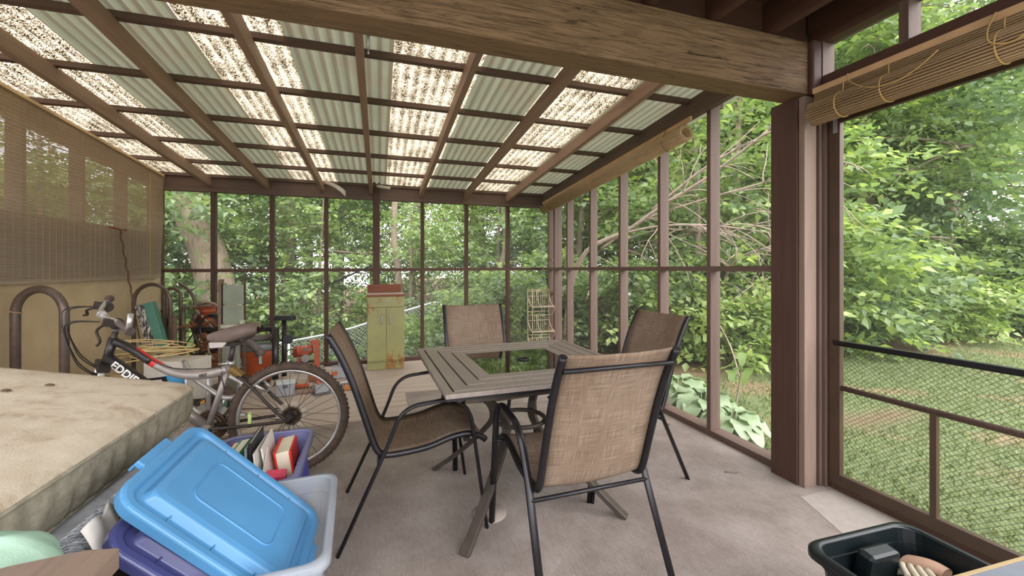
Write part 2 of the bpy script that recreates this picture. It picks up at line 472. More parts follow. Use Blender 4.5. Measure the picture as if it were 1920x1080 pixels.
# left wall ------------------------------------------------------------------
for i, y in enumerate([3.10, 3.72, 4.32, 4.92, 5.5]):
    mb = MB(); mb.box(XL-0.09, XL, y-0.019, y+0.019, 0.0, zr(y)+0.02)
    struct(mb.build('wall_left_post', M_darkZ), '%s stud of the left wall behind the woven blind, from the near end' % ORD[i], 'wall post', 'studs behind the woven blind')
mb = MB(); mb.box(XL-0.07, XL-0.02, 2.6, 5.56, 0.0, 1.60)
struct(mb.build('wall_left', wood('left wall boarding', srgb(120,92,76), srgb(90,66,54), 'Y')), 'brown boarding of the lower left wall behind blind and tan board', 'wall')
mb = MB(); mb.bar((XL-0.03, 2.5, zr(2.5)+0.02), (XL-0.03, 5.56, zr(5.56)+0.02), 0.09, 0.15)
struct(mb.build('wall_left_beam', M_rafter), 'sloping brown rafter along the top of the left wall', 'roof rafter')

# roof -------------------------------------------------------------------------
RX = [-1.86, -1.272, -0.672, -0.105, 0.52, 1.115, 1.715]
for i, x in enumerate(RX):
    mb = MB(); mb.bar((x, 1.787, zr(1.787)+0.05), (x, 5.555, zr(5.555)+0.05), 0.04, 0.10)
    struct(mb.build('roof_rafter', M_rafter, bevel=0.002), '%s sloping brown rafter from the left under the corrugated roof' % ORD[i], 'roof rafter', 'rafters of the corrugated roof')
mb = MB(); mb.bar((2.25, 1.787, zr(1.787)+0.055), (2.25, 5.58, zr(5.58)+0.055), 0.05, 0.14)
struct(mb.build('roof_edge_rafter', M_woodY), 'dark edge rafter along the right side of the corrugated roof', 'roof rafter')
for i, y in enumerate([1.95, 2.56, 3.17, 3.78, 4.39, 5.0, 5.55]):
    mb = MB(); z = zr(y) + 0.10 + 0.0175
    mb.obox((0.0, y, z), (5.1, 0.04, 0.034), Euler((-math.atan(SL),0,0)).to_matrix())
    struct(mb.build('roof_purlin', M_woodX), '%s brown batten across the rafters counted from the big beam' % ORD[i], 'roof batten', 'battens under the corrugated roof')
SEG = [(-2.75,-1.68,'t'),(-1.68,-1.0,'g'),(-1.0,-0.5,'t'),(-0.5,0.08,'g'),(0.08,0.62,'t'),(0.62,1.12,'g'),(1.12,1.74,'t'),(1.74,2.62,'g')]
nt_, ng_ = 0, 0
for (x0, x1, k) in SEG:
    mb = MB(); pitch = 0.067; n = int((x1-x0)/pitch*8)
    def fn(u, v, x0=x0, x1=x1):
        x = lerp(x0, x1+0.0, u); y = lerp(1.76, 5.8, v)
        return Vector((x, y, zr(y) + 0.135 + 0.012 + 0.011*math.cos(2*PI*x/pitch) + (0.002 if k == 't' else 0)))
    mb.grid(fn, n, 4)
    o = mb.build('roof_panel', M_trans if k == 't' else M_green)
    if k == 't': nt_ += 1; lab = '%s dirty translucent corrugated roof sheet from the left' % ORD[nt_-1]
    else: ng_ += 1; lab = '%s pale green corrugated roof sheet from the left' % ORD[ng_-1]
    struct(o, lab, 'roof sheet', 'corrugated roof sheets')

# big beam, its post and the house side deck above
mb = MB(); mb.box(-3.3, 2.232, 1.642, 1.785, 2.163, 2.448)
struct(mb.build('ceiling_beam', M_beam, bevel=0.006), 'massive weathered brown beam crossing the porch under the deck', 'beam')
mb = MB(); mb.box(2.212, 2.365, 1.69, 1.852, 0.0, 2.163)
struct(mb.build('wall_right_pillar', M_darkZ, bevel=0.004), 'big square brown post carrying the weathered beam', 'post')
mb = MB(); mb.box(2.233, 2.30, 1.615, 1.72, 2.163, 2.452)
struct(mb.build('wall_right_block', M_darkZ, bevel=0.01), 'dark wood block at the end of the big beam', 'beam block')
JX = [-2.22+0.3825*i for i in range(12)]
for i, x in enumerate(JX[:]):
    mb = MB(); mb.box(x-0.019, x+0.019, -0.9, 1.70, 2.455, 2.645)
    struct(mb.build('ceiling_joist', M_darkY), '%s dark deck joist above the beam counted from the door side' % ORD[11-i], 'joist', 'joists of the deck above')
mb = MB(); mb.box(-2.4, 2.45, 1.70, 1.74, 2.452, 2.645)
struct(mb.build('ceiling_rim', M_darkX), 'dark rim board between the deck joists on top of the beam', 'rim board')
mb = MB(); mb.box(-2.4, 2.5, -0.9, 1.75, 2.645, 2.68)
struct(mb.build('ceiling', M_darkY), 'dark boards of the upper deck over the joists', 'ceiling')

# door side of the right wall ------------------------------------------------
mb = MB(); mb.box(2.222, 2.312, 1.655, 1.688, 0.0, 2.16)
struct(mb.build('door_jamb_board', M_jamb, bevel=0.002), 'pale worn jamb board beside the big brown post', 'door jamb')
for i, (a, b) in enumerate(((2.322,2.340),(2.348,2.366))):
    mb = MB(); mb.box(a, b, 1.645-0.012*i, 1.69, 0.0, 2.08)
    struct(mb.build('door_jamb_strip', M_woodZ), ('first' if i == 0 else 'second') + ' narrow brown track strip of the sliding screen door', 'door track', 'track strips of the screen door')
mb = MB(); mb.box(2.37, 2.40, 1.625, 1.75, 0.0, 2.5)
struct(mb.build('door_jamb', M_darkZ), 'dark brown side jamb behind the screen door tracks', 'door jamb')
mb = MB(); mb.box(2.372, 2.46, -0.9, 1.62, -0.12, 0.03)
struct(mb.build('door_threshold', M_darkY), 'low brown threshold under the sliding screen door', 'door threshold')
mb = MB(); mb.box(2.305, 2.345, -0.9, 1.69, 2.075, 2.262)
struct(mb.build('trim_1', M_darkY, bevel=0.003), 'dark brown header between the screen door and the small top windows', 'door header')
mb = MB(); mb.box(2.305, 2.39, -0.9, 1.69, 2.447, 2.52)
struct(mb.build('trim_2', M_darkY), 'dark brown top rail over the small top windows', 'window rail')
mb = MB(); mb.box(2.29, 2.44, -0.9, 1.69, 2.52, 2.66)
struct(mb.build('trim_3', M_darkY), 'dark wall board between top windows and deck joists', 'wall board')
for i, (a, b) in enumerate(((1.614,1.69),(1.232,1.27),(0.42,0.458),(-0.4,-0.36))):
    mb = MB(); mb.box(2.303, 2.392, a, b, 2.25, 2.45)
    struct(mb.build('trim_%d' % (i+4), M_woodZ), '%s upright between the small top windows above the door, from the big post' % ORD[i], 'window upright', 'uprights of the top windows')
tw = [1.614, 1.25, 0.44, -0.38]
for i in range(3):
    mb = MB(); x = 2.365
    mb.add([(x,tw[i],2.25),(x,tw[i+1],2.25),(x,tw[i+1],2.46),(x,tw[i],2.46)], [(0,1,2,3)])
    struct(mb.build('window_%d' % (i+15), M_screen), 'screened %s small top window above the door from the big post' % ORD[i], 'window', 'small top windows above the door')

# sliding screen door
door = empty('door_1', (2.38, 0.6, 0.03), 'brown framed sliding screen door with mesh guard opening on the lawn', 'door'); door['kind'] = 'structure'
M_doorframe = plain('bronze door frame', srgb(74,57,43), 0.45, 0.1, 0.15)
x = 2.38
mb = MB(); mb.box(x-0.016, x+0.016, 1.568, 1.624, 0.03, 2.06); mb.build('stile', M_doorframe, door, True, bevel=0.003)
mb = MB(); mb.box(x-0.016, x+0.016, -0.60, -0.545, 0.03, 2.06); mb.build('stile', M_doorframe, door, True, bevel=0.003)
mb = MB(); mb.box(x-0.014, x+0.014, -0.545, 1.568, 2.0, 2.058); mb.build('top_rail', M_doorframe, door, True, bevel=0.003)
mb = MB(); mb.box(x-0.016, x+0.016, -0.545, 1.568, 0.03, 0.092); mb.build('bottom_rail', M_doorframe, door, True, bevel=0.003)
mb = MB(); mb.box(x-0.022, x+0.01, -0.545, 1.60, 0.798, 0.818); mb.tube([(x-0.012,-0.545,0.797),(x-0.012,1.60,0.797)], 0.008, 8)
mb.build('push_bar', M_black, door, True)
mb = MB(); mb.tube([(x,-0.545,0.562),(x,1.57,0.562)], 0.015, 10); mb.build('guard_rail', plain('rusty guard rail', srgb(92,72,64), 0.6, 0.2, 0.3, 90), door, True)
for yy in (1.178, 0.15):
    mb = MB(); mb.box(x-0.012, x+0.012, yy-0.012, yy+0.012, 0.09, 0.555); mb.build('guard_upright', M_doorframe, door, True)
mb = MB(); mb.add([(x+0.018,-0.545,0.09),(x+0.018,1.568,0.09),(x+0.018,1.568,0.80),(x+0.018,-0.545,0.80)], [(0,1,2,3)]); mb.build('mesh_guard', M_petmesh, door, True)
mb = MB(); mb.add([(x+0.006,-0.545,0.09),(x+0.006,1.568,0.09),(x+0.006,1.568,2.0),(x+0.006,-0.545,2.0)], [(0,1,2,3)]); mb.build('door_screen', m_screen('door screen', 0.10, srgb(165,170,165)), door, True)
mb = MB(); mb.prism([(0,0),(0.10,0),(0.10,-0.022),(0.022,-0.022),(0.022,-0.11),(0,-0.11)], (x-0.018,1.60,2.056), (0,-1,0), (0,0,1), 0.004); mb.build('corner_bracket', M_steel, door, True)

# camera, sky, light ---------------------------------------------------------
cam = bpy.data.cameras.new('camera'); co = bpy.data.objects.new('camera', cam); COL.objects.link(co)
TH = math.atan2(248, 770)
co.location = (0, 0, 1.21); co.rotation_euler = (PI/2, 0, -TH)
cam.sensor_fit = 'HORIZONTAL'; cam.sensor_width = 36.0; cam.lens = 36.0*770/1920
cam.shift_x = 0.0; cam.shift_y = -37/1920
cam.clip_start = 0.02; cam.clip_end = 400
SC.camera = co
w = bpy.data.worlds.new('overcast sky'); SC.world = w; w.use_nodes = True
nt = w.node_tree; bg = nt.nodes['Background']
bg.inputs['Color'].default_value = (0.97, 0.96, 1.0, 1); bg.inputs['Strength'].default_value = 1.0
sun = bpy.data.lights.new('hazy sun', 'SUN'); so = bpy.data.objects.new('hazy sun', sun); COL.objects.link(so)
sun.energy = 1.6; sun.angle = math.radians(75); sun.color = (1.0, 0.97, 0.92)
so.rotation_euler = Euler((math.radians(38), math.radians(22), 0))
so.location = (3, -3, 8)
SC.view_settings.view_transform = 'Standard'; SC.view_settings.look = 'None'
SC.view_settings.exposure = 1.97; SC.view_settings.gamma = 1.0; SC.view_settings.use_curve_mapping = False
SC.cycles.use_denoising = True
SC.cycles.max_bounces = 8; SC.cycles.diffuse_bounces = 4; SC.cycles.transparent_max_bounces = 12; SC.cycles.transmission_bounces = 6
SC.cycles.caustics_reflective = False; SC.cycles.caustics_refractive = False
SC.cycles.use_adaptive_sampling = True
# ------------------------------------------------------------ outdoors
import numpy as np
def sm(a, b, x):
    t = min(max((x-a)/(b-a), 0.0), 1.0); return t*t*(3-2*t)
def hground(x, y):
    h = -0.13
    back = sm(5.8, 9.0, y)
    drop = lerp(1.35, 0.45, sm(-2.5, 3.0, x))
    h -= drop*back
    h -= 0.25*sm(-2.4, -6.0, x) if False else 0.0
    h -= 0.5*sm(2.6, 6.0, -x)
    h += 0.9*sm(10.0, 24.0, y)
    return h + 0.03*mnoise.noise(Vector((x*0.5, y*0.5, 0)))

def m_ground():
    m, nt, b = newmat('woodland and lawn ground')
    v = coords(nt, (1,1,1), 'Object')
    f = noise(nt, v, 40, 5, 0.7)
    g = ramp(nt, f, [(0.3, srgb(84,96,66)), (0.55, srgb(112,124,84)), (0.75, srgb(138,140,104))])
    p = noise(nt, v, 0.9, 4, 0.6)
    g = mixc(nt, ramp(nt, p, [(0.56, (0,0,0,1)), (0.66, (1,1,1,1))]), g, srgb(140,120,96))
    d = ramp(nt, noise(nt, v, 22, 6, 0.7), [(0.3, srgb(84,70,54)), (0.6, srgb(128,108,86)), (0.8, srgb(150,140,100))])
    sx = N(nt, 'ShaderNodeSeparateXYZ'); nt.links.new(v, sx.inputs[0])
    at = N(nt, 'ShaderNodeVertexColor'); at.layer_name = 'lawn'
    c = mixc(nt, at.outputs['Color'], d, g)
    nt.links.new(c, b.inputs['Base Color']); b.inputs['Roughness'].default_value = 0.95; b.inputs['Specular IOR Level'].default_value = 0.1
    nt.links.new(bump(nt, f, 0.5, 0.03), b.inputs['Normal'])
    return m
def lawn_w(x, y):
    e = 4.3 + 0.35*math.sin(x*1.3) + 0.3*mnoise.noise(Vector((x*0.8, y*0.8, 3)))
    a = 1 - sm(e-0.3, e+0.4, y)
    a *= 1 - 0.95*sm(1.25, 0.6, math.hypot((x-4.25)/0.55, (y-2.5)/0.22)) if abs(x-4.25) < 1 and abs(y-2.5) < 0.6 else 1
    return a * sm(2.3, 2.6, x) if y > -3 else a
nx, ny = 260, 230
xs = [lerp(-26, 40, i/nx) for i in range(nx+1)]; ys = [lerp(-16, 40, j/ny) for j in range(ny+1)]
V = [(x, y, hground(x, y)) for y in ys for x in xs]
F = [(j*(nx+1)+i, j*(nx+1)+i+1, (j+1)*(nx+1)+i+1, (j+1)*(nx+1)+i) for j in range(ny) for i in range(nx)]
me = bpy.data.meshes.new('ground'); me.from_pydata(V, [], F); me.polygons.foreach_set('use_smooth', [True]*len(F))
ca = me.color_attributes.new('lawn', 'FLOAT_COLOR', 'POINT')
ca.data.foreach_set('color', [c for p in V for c in ((lawn_w(p[0], p[1]),)*3 + (1.0,))])
me.materials.append(m_ground())
go = bpy.data.objects.new('ground', me); COL.objects.link(go)
struct(go, 'ground falling from the mown lawn into the woods around the porch', 'ground')

def m_leaf(name, stops, trans=0.45, tboost=1.1):
    m, nt, b = newmat(name)
    out = nt.nodes['Material Output']
    ge = N(nt, 'ShaderNodeNewGeometry'); oi = N(nt, 'ShaderNodeObjectInfo')
    a = N(nt, 'ShaderNodeMath'); a.operation = 'MULTIPLY_ADD'; a.inputs[1].default_value = 0.75
    o2 = N(nt, 'ShaderNodeMath'); o2.operation = 'MULTIPLY'; o2.inputs[1].default_value = 0.25
    nt.links.new(oi.outputs['Random'], o2.inputs[0])
    nt.links.new(ge.outputs['Random Per Island'], a.inputs[0]); nt.links.new(o2.outputs[0], a.inputs[2])
    c = ramp(nt, a.outputs[0], stops)
    nt.links.new(c, b.inputs['Base Color']); b.inputs['Roughness'].default_value = 0.42; b.inputs['Specular IOR Level'].default_value = 0.55
    tr = N(nt, 'ShaderNodeBsdfTranslucent')
    tc = mixc(nt, 1.0, c, (tboost, tboost*1.05, tboost*0.6, 1), 'MULTIPLY'); nt.links.new(tc, tr.inputs['Color'])
    ms = N(nt, 'ShaderNodeMixShader'); ms.inputs[0].default_value = trans
    nt.links.new(b.outputs[0], ms.inputs[1]); nt.links.new(tr.outputs[0], ms.inputs[2])
    nt.links.new(ms.outputs[0], out.inputs['Surface'])
    return m
M_leaf = m_leaf('mixed woodland leaves', [(0.0, srgb(96,116,86)), (0.35, srgb(120,143,102)), (0.7, srgb(146,168,108)), (1.0, srgb(182,198,118))])
M_leafd = m_leaf('darker shrub leaves', [(0.0, srgb(92,114,88)), (0.4, srgb(114,138,104)), (0.75, srgb(138,158,116)), (1.0, srgb(164,176,126))])
M_leafy = m_leaf('pale young leaves', [(0.0, srgb(108,134,82)), (0.5, srgb(142,166,98)), (1.0, srgb(182,194,122))])
M_hosta = m_leaf('pale hosta leaves', [(0.0, srgb(130,156,112)), (0.6, srgb(168,186,152)), (1.0, srgb(196,206,180))], 0.25, 1.0)
M_bark = wood('grey brown bark', srgb(150,132,116), srgb(92,78,66), 'Z', grain=16, stretch=5, rough=0.9, bmp=0.9, knots=False, cracks=0.9)
M_twig = plain('pale bare twigs', srgb(158,140,126), 0.85, var=0.25)

def leaf_mesh(name, centers, dirs, norms, L, W, mat):
    """n leaves as bent diamonds; arrays (n,3), L and W (n,)"""
    n = len(centers)
    side = np.cross(dirs, norms); side /= (np.linalg.norm(side, axis=1, keepdims=True) + 1e-9)
    nn = np.cross(side, dirs)
    L = L[:,None]; W = W[:,None]
    p0 = centers; p2 = centers + dirs*L - nn*L*0.12
    pl = centers + dirs*L*0.45 + side*W*0.5 + nn*W*0.16
    pr = centers + dirs*L*0.45 - side*W*0.5 + nn*W*0.16
    co = np.stack([p0, pr, p2, pl], 1).reshape(-1, 3).astype(np.float32)
    idx = np.arange(n)[:,None]*4
    fa = np.concatenate([idx+[0,1,2], idx+[0,2,3]], 1).reshape(-1).astype(np.int32)
    me = bpy.data.meshes.new(name)
    me.vertices.add(n*4); me.vertices.foreach_set('co', co.ravel())
    me.loops.add(n*6); me.loops.foreach_set('vertex_index', fa)
    me.polygons.add(n*2); me.polygons.foreach_set('loop_start', np.arange(n*2, dtype=np.int32)*3)
    me.update(calc_edges=True); me.validate()
    me.materials.append(mat)
    return me
def unit(a): return a / (np.linalg.norm(a, axis=1, keepdims=True) + 1e-9)
def foliage(name, seed, nspray, per, rx, ry, rz, cz, leaf, mat, nclump=26, flat=0.55, hollow=2.4, spread=0.42, zmin=None):
    r = np.random.default_rng(seed)
    d = unit(r.normal(size=(nclump,3))); rad = r.random((nclump,1))**(1/hollow)
    cl = d*rad*np.array([rx,ry,rz])
    k = r.integers(0, nclump, nspray)
    c = cl[k] + r.normal(size=(nspray,3))*spread*np.array([1,1,flat])
    out = unit(c*np.array([1,1,0.2]) + r.normal(size=(nspray,3))*0.5*np.array([rx,rx,0.35*rz]))
    out[:,2] -= 0.18; out = unit(out)
    up = unit(np.array([0,0,1.0]) + r.normal(size=(nspray,3))*0.38)
    side = unit(np.cross(out, up))
    C = []; Dd = []; Nn = []
    for i in range(per):
        s = 1 if i % 2 else -1
        t = (i - per*0.5)*leaf*0.42
        C.append(c + out*t + side*s*leaf*0.12)
        Dd.append(unit(out*0.55 + side*s*(0.85 if i < per-1 else 0.1) + r.normal(size=(nspray,3))*0.22))
        Nn.append(unit(up + r.normal(size=(nspray,3))*0.33))
    C = np.concatenate(C); Dd = np.concatenate(Dd); Nn = np.concatenate(Nn)
    C[:,2] += cz
    if zmin is not None:
        ok = C[:,2] > zmin; C, Dd, Nn = C[ok], Dd[ok], Nn[ok]
    n = len(C)
    L = leaf*(0.65 + 0.7*r.random(n)); W = L*(0.5 + 0.2*r.random(n))
    return leaf_mesh(name, C, Dd, Nn, L, W, mat)
def branchy(seed, h, r0, crown, lean=0.1, nb=9, twigs=True):
    """a trunk with limbs as one tube mesh"""
    rnd = random.Random(seed); mb = MB()
    lx, ly = rnd.uniform(-lean, lean), rnd.uniform(-lean, lean)
    P = []
    for i in range(9):
        t = i/8
        P.append(Vector((lx*h*t + 0.08*math.sin(3*t+seed), ly*h*t + 0.08*math.cos(2.6*t+seed*2), h*t - 0.3*(1-t)*(i == 0))))
    mb.tube(P, [r0*(1.25 if i == 0 else 1)*(1 - 0.82*i/8) for i in range(9)], 9)
    for j in range(nb):
        t = rnd.uniform(0.3, 0.95); a = rnd.uniform(0, 2*PI); b = P[int(t*8)]
        ln = crown*rnd.uniform(0.6, 1.05)*(1.1 - 0.5*t); d = Vector((math.cos(a), math.sin(a), rnd.uniform(0.1, 0.7)))
        Q = [b]
        for i in range(1, 6):
            d = (d + Vector((rnd.uniform(-.3,.3), rnd.uniform(-.3,.3), rnd.uniform(-.25,.15)))).normalized()
            Q.append(Q[-1] + d*ln/5)
        mb.tube(Q, [r0*0.32*(1-0.16*i)*(1-0.5*t) + 0.004 for i in range(6)], 6)
        if twigs:
            for q in (2, 3, 4):
                d2 = (d + Vector((rnd.uniform(-1,1), rnd.uniform(-1,1), rnd.uniform(-.5,.5)))).normalized()
                mb.tube([Q[q], Q[q] + d2*ln*0.2, Q[q] + (d2 + Vector((0,0,-0.2)))*ln*0.4], [0.012, 0.008, 0.003], 5)
    return mb
TREES = []
for k, (h, r0, rx, rz, cz, lf, ns, mt) in enumerate([
        (7.5, 0.13, 2.3, 2.9, 4.2, 0.13, 1000, M_leaf), (9.0, 0.17, 2.6, 3.6, 5.0, 0.14, 1100, M_leaf),
        (6.0, 0.09, 1.9, 2.6, 3.1, 0.13, 700, M_leafy), (8.0, 0.14, 2.2, 3.4, 4.0, 0.14, 800, M_leafd), (5.0, 0.07, 1.6, 2.2, 2.4, 0.12, 600, M_leaf)]):
    e = bpy.data.objects.new('woodland_tree', None); e.empty_display_size = 0.2; COL.objects.link(e)
    branchy(40+k, h, r0, rx, 0.08, 10).build('trunk', M_bark, e)
    fo = bpy.data.objects.new('foliage', foliage('foliage', 60+k, ns, 9, rx, rx, rz, cz, lf, mt, nclump=30)); COL.objects.link(fo); fo.parent = e
    TREES.append(e)
SHRUBS = []
for k, (rx, rz, lf, ns, mt) in enumerate([(0.9, 0.75, 0.11, 420, M_leafd), (1.1, 0.95, 0.12, 520, M_leaf), (0.7, 0.6, 0.09, 380, M_leafy)]):
    e = bpy.data.objects.new('woodland_shrub', None); e.empty_display_size = 0.2; COL.objects.link(e)
    mb = MB(); rnd = random.Random(k)
    for j in range(7):
        a = rnd.uniform(0, 2*PI); q = Vector((math.cos(a), math.sin(a), 0))
        mb.tube([(0,0,-0.05), q*rx*0.3 + Vector((0,0,rz*0.7)), q*rx*0.6 + Vector((0,0,rz*1.3))], [0.014, 0.01, 0.004], 5)
    mb.build('stem', M_bark, e)
    fo = bpy.data.objects.new('foliage', foliage('foliage', 90+k, ns, 8, rx, rx, rz, rz*0.9, lf, mt, nclump=18, spread=0.25, zmin=0.02)); COL.objects.link(fo); fo.parent = e
    SHRUBS.append(e)
used = set()
def plant(lib, k, x, y, s, label, group, cat, dz=0.0, sz=None):
    src = lib[k]
    o = src if (id(lib), k) not in used else copy_tree(src)
    used.add((id(lib), k))
    o.location = (x, y, hground(x, y) + dz); o.rotation_euler = (0, 0, random.uniform(0, 2*PI)); o.scale = (s, s, sz or s)
    tag(o, label, cat, group)
    return o
rnd = random.Random(5)
pts = []
def scatter(n, xr, yr, dmin, ok):
    c = 0; t = 0
    while c < n and t < 6000:
        t += 1
        x = rnd.uniform(*xr); y = rnd.uniform(*yr)
        if ok(x, y) and all((x-a)**2+(y-b)**2 > dmin*dmin for a, b in pts):
            pts.append((x, y)); c += 1; yield x, y
def inview(x, y): return -0.62 < x/y < 2.9
back = lambda x, y: inview(x, y) and not (x > 2.6 and y < 5.2)
clear = lambda x, y: back(x, y) and not (y < 9.9 and -5.6 < x < -1.9)
for i, (x, y) in enumerate(scatter(17, (-8, 6), (8.9, 13.5), 1.5, clear)):
    plant(TREES, [2,4,0,3,4][i % 5], x, y, rnd.uniform(0.8, 1.1), 'slender leafy tree in the woods behind the chain link fence', 'near trees behind the porch', 'tree')
for i, (x, y) in enumerate(scatter(18, (-12, 22), (13, 21), 2.0, inview)):
    plant(TREES, [1,0,3,1,0][i % 5], x, y, rnd.uniform(1.0, 1.45), 'tall leafy tree far back in the dense woods behind the porch', 'far trees behind the porch', 'tree')
for i, (x, y) in enumerate(scatter(15, (5.0, 16), (4.8, 12), 1.35, lambda x, y: inview(x, y) and y > 4.6 + 0.1*(x-5))):
    plant(TREES, [3,0,2,1,4][i % 5], x, y, rnd.uniform(0.8, 1.2), 'leafy tree at the edge of the lawn seen through the right screens', 'trees along the lawn edge', 'tree')
for i, (x, y) in enumerate([(10.8, 6.3), (13.2, 7.4), (14.5, 9.8), (9.3, 8.8), (16.5, 8.2)]):
    pts.append((x, y)); plant(TREES, [3,1,0,2,3][i], x, y, 1.15, 'leafy tree at the edge of the lawn seen through the right screens', 'trees along the lawn edge', 'tree')
for i, (x, y) in enumerate([(-12.6, 4.6), (-13.5, 0.5), (-15.0, 8.5), (-12.0, 12.5)]):
    plant(TREES, [0,1,1,3][i], x, y, 1.1, 'leafy tree outside glimpsed through the woven blind on the left', 'trees outside the left wall', 'tree')
for i, (x, y) in enumerate(scatter(34, (-6, 7), (6.9, 11), 0.75, lambda x, y: back(x, y) and abs(y-8.5) > 0.25 and not (y < 8.5 and -3.4 < x < 0.3))):
    plant(SHRUBS, i % 3, x, y, rnd.uniform(0.7, 1.1), 'low leafy shrub growing along the chain link fence', 'shrubs along the fence', 'shrub')
for i, (x, y) in enumerate(scatter(30, (4.2, 14), (4.2, 6.6), 0.7, lambda x, y: inview(x, y) and y > 4.35 + 0.06*(x-4))):
    plant(SHRUBS, [1,0,2][i % 3], x, y, rnd.uniform(0.75, 1.25), 'bushy shrub on the wooded edge of the mown lawn', 'shrubs along the lawn edge', 'shrub')
for i, (x, y) in enumerate([(3.0, 6.3), (3.7, 5.7), (2.2, 6.6), (4.4, 5.2), (3.3, 7.2)]):
    plant(SHRUBS, i % 3, x, y, 0.8, 'leafy shrub just outside the back right corner of the porch', 'shrubs outside the corner', 'shrub')

# the big leaning trunk at the left and a few single trunks
def trunkthing(name, P, r, label, fol=None, n=12):
    e = empty(name, P[0], label, 'tree')
    mb = MB(); mb.tube(smoothpath(P, 5), [lerp(r[0], r[1], i/((len(P)-1)*5)) for i in range((len(P)-1)*5+1)], n); mb.build('trunk', M_bark, e, True)
    return e
e = trunkthing('leaning_tree', [(-2.93,9.36,-1.6),(-2.97,9.36,-0.2),(-3.006,9.37,0.62),(-3.16,9.41,1.45),(-3.40,9.48,2.07),(-3.66,9.55,2.8),(-4.2,9.7,4.2),(-4.9,9.9,6.5)], (0.36, 0.24), 'thick leaning grey tree trunk outside the left end of the back screens', n=16)
fo = bpy.data.objects.new('foliage', foliage('foliage', 131, 110, 8, 0.7, 0.6, 2.2, 3.3, 0.12, M_leafy, nclump=16, spread=0.3)); COL.objects.link(fo); fo.parent = e; fo.location = (-0.5, 0, 0)
trunkthing('bent_tree', [(-2.5,11.2,-1.5),(-2.45,11.2,-0.3),(-2.3,11.2,0.5),(-2.1,11.2,1.2),(-2.1,11.2,2.6),(-2.2,11.3,5.0)], (0.17, 0.08), 'bent pale trunk behind the grey green folded panel')
trunkthing('dark_tree', [(0.35,9.6,-1.2),(0.42,9.6,0.6),(0.3,9.6,2.2),(0.42,9.7,3.8),(0.3,9.8,5.5)], (0.09, 0.05), 'slim dark trunk beside the thick middle post of the back wall')
trunkthing('forked_tree', [(2.9,10.0,-0.6),(2.85,10.0,0.9),(3.05,10.0,2.0),(2.8,10.1,4.5)], (0.10, 0.05), 'slim forked trunk behind the far dining chair')
trunkthing('straight_tree', [(11.0,8.6,-0.5),(11.05,8.6,3.0),(11.0,8.6,8.0)], (0.27, 0.2), 'thick straight trunk standing above the bushes beyond the screen door')

# dead branches fallen beside the right screens
rb = random.Random(11)
def deadbranch(P, r0, ntw, label):
    mb = MB(); Q = smoothpath(P, 5); n = len(Q)
    r0 *= 0.72; mb.tube(Q, [lerp(r0, r0*0.3, i/(n-1)) for i in range(n)], 8)
    for j in range(ntw):
        i = rb.randrange(3, n); b = Q[i]; d = (Q[i]-Q[max(i-2,0)]).normalized()
        a = Vector((rb.uniform(-.8,.8), rb.uniform(-.8,.8), rb.uniform(-.9,.7)))
        d = (d*0.8 + a).normalized(); ln = rb.uniform(0.4, 1.1); T = [b]
        for q in range(5):
            d = (d + Vector((rb.uniform(-.25,.25), rb.uniform(-.25,.25), rb.uniform(-.3,.12)))).normalized(); T.append(T[-1] + d*ln/5)
        mb.tube(T, [0.008, 0.007, 0.006, 0.005, 0.004, 0.0025], 5)
        if rb.random() < 0.8:
            d2 = (d + Vector((rb.uniform(-.8,.8), rb.uniform(-.8,.8), rb.uniform(-.7,.5)))).normalized()
            mb.tube([T[3], T[3]+d2*ln*0.2, T[3]+d2*ln*0.4+Vector((0,0,-0.03))], [0.005,0.004,0.002], 5)
    o = mb.build('bare_branch', M_twig); tag(o, label, 'branch', 'dead branches outside the right screens'); return o
DB = [([(2.75,6.0,-0.3),(2.859,5.593,1.299),(3.355,5.013,1.76),(3.591,4.516,2.073),(3.82,4.023,2.333),(3.96,3.347,2.684)], 0.055, 16, 'thickest bare dead branch rising across the right screens'),
      ([(3.3,5.1,1.7),(3.522,4.644,1.767),(3.789,4.033,1.736),(4.05,3.423,1.602)], 0.03, 14, 'bare branch running level just above the right wall rail'),
      ([(3.1,5.35,1.5),(3.55,4.9,1.9),(4.0,4.3,2.1),(4.4,3.6,2.25),(4.6,3.0,2.35)], 0.028, 14, 'bare branch forking beneath the thickest dead branch'),
      ([(3.5,4.7,2.0),(3.9,4.1,2.5),(4.2,3.5,2.75),(4.4,2.9,2.95)], 0.026, 10, 'highest bare branch reaching toward the big post'),
      ([(4.6,5.2,-0.2),(4.7,4.8,0.7),(4.6,4.4,1.3),(4.8,4.0,1.5)], 0.03, 20, 'twiggy bare brush below the right wall rail'),
      ([(5.4,5.0,-0.2),(5.2,4.7,0.9),(5.3,4.4,1.6),(5.1,4.1,2.0)], 0.03, 22, 'tangled pale brush standing nearest the big post')]
for d in DB: deadbranch(*d)

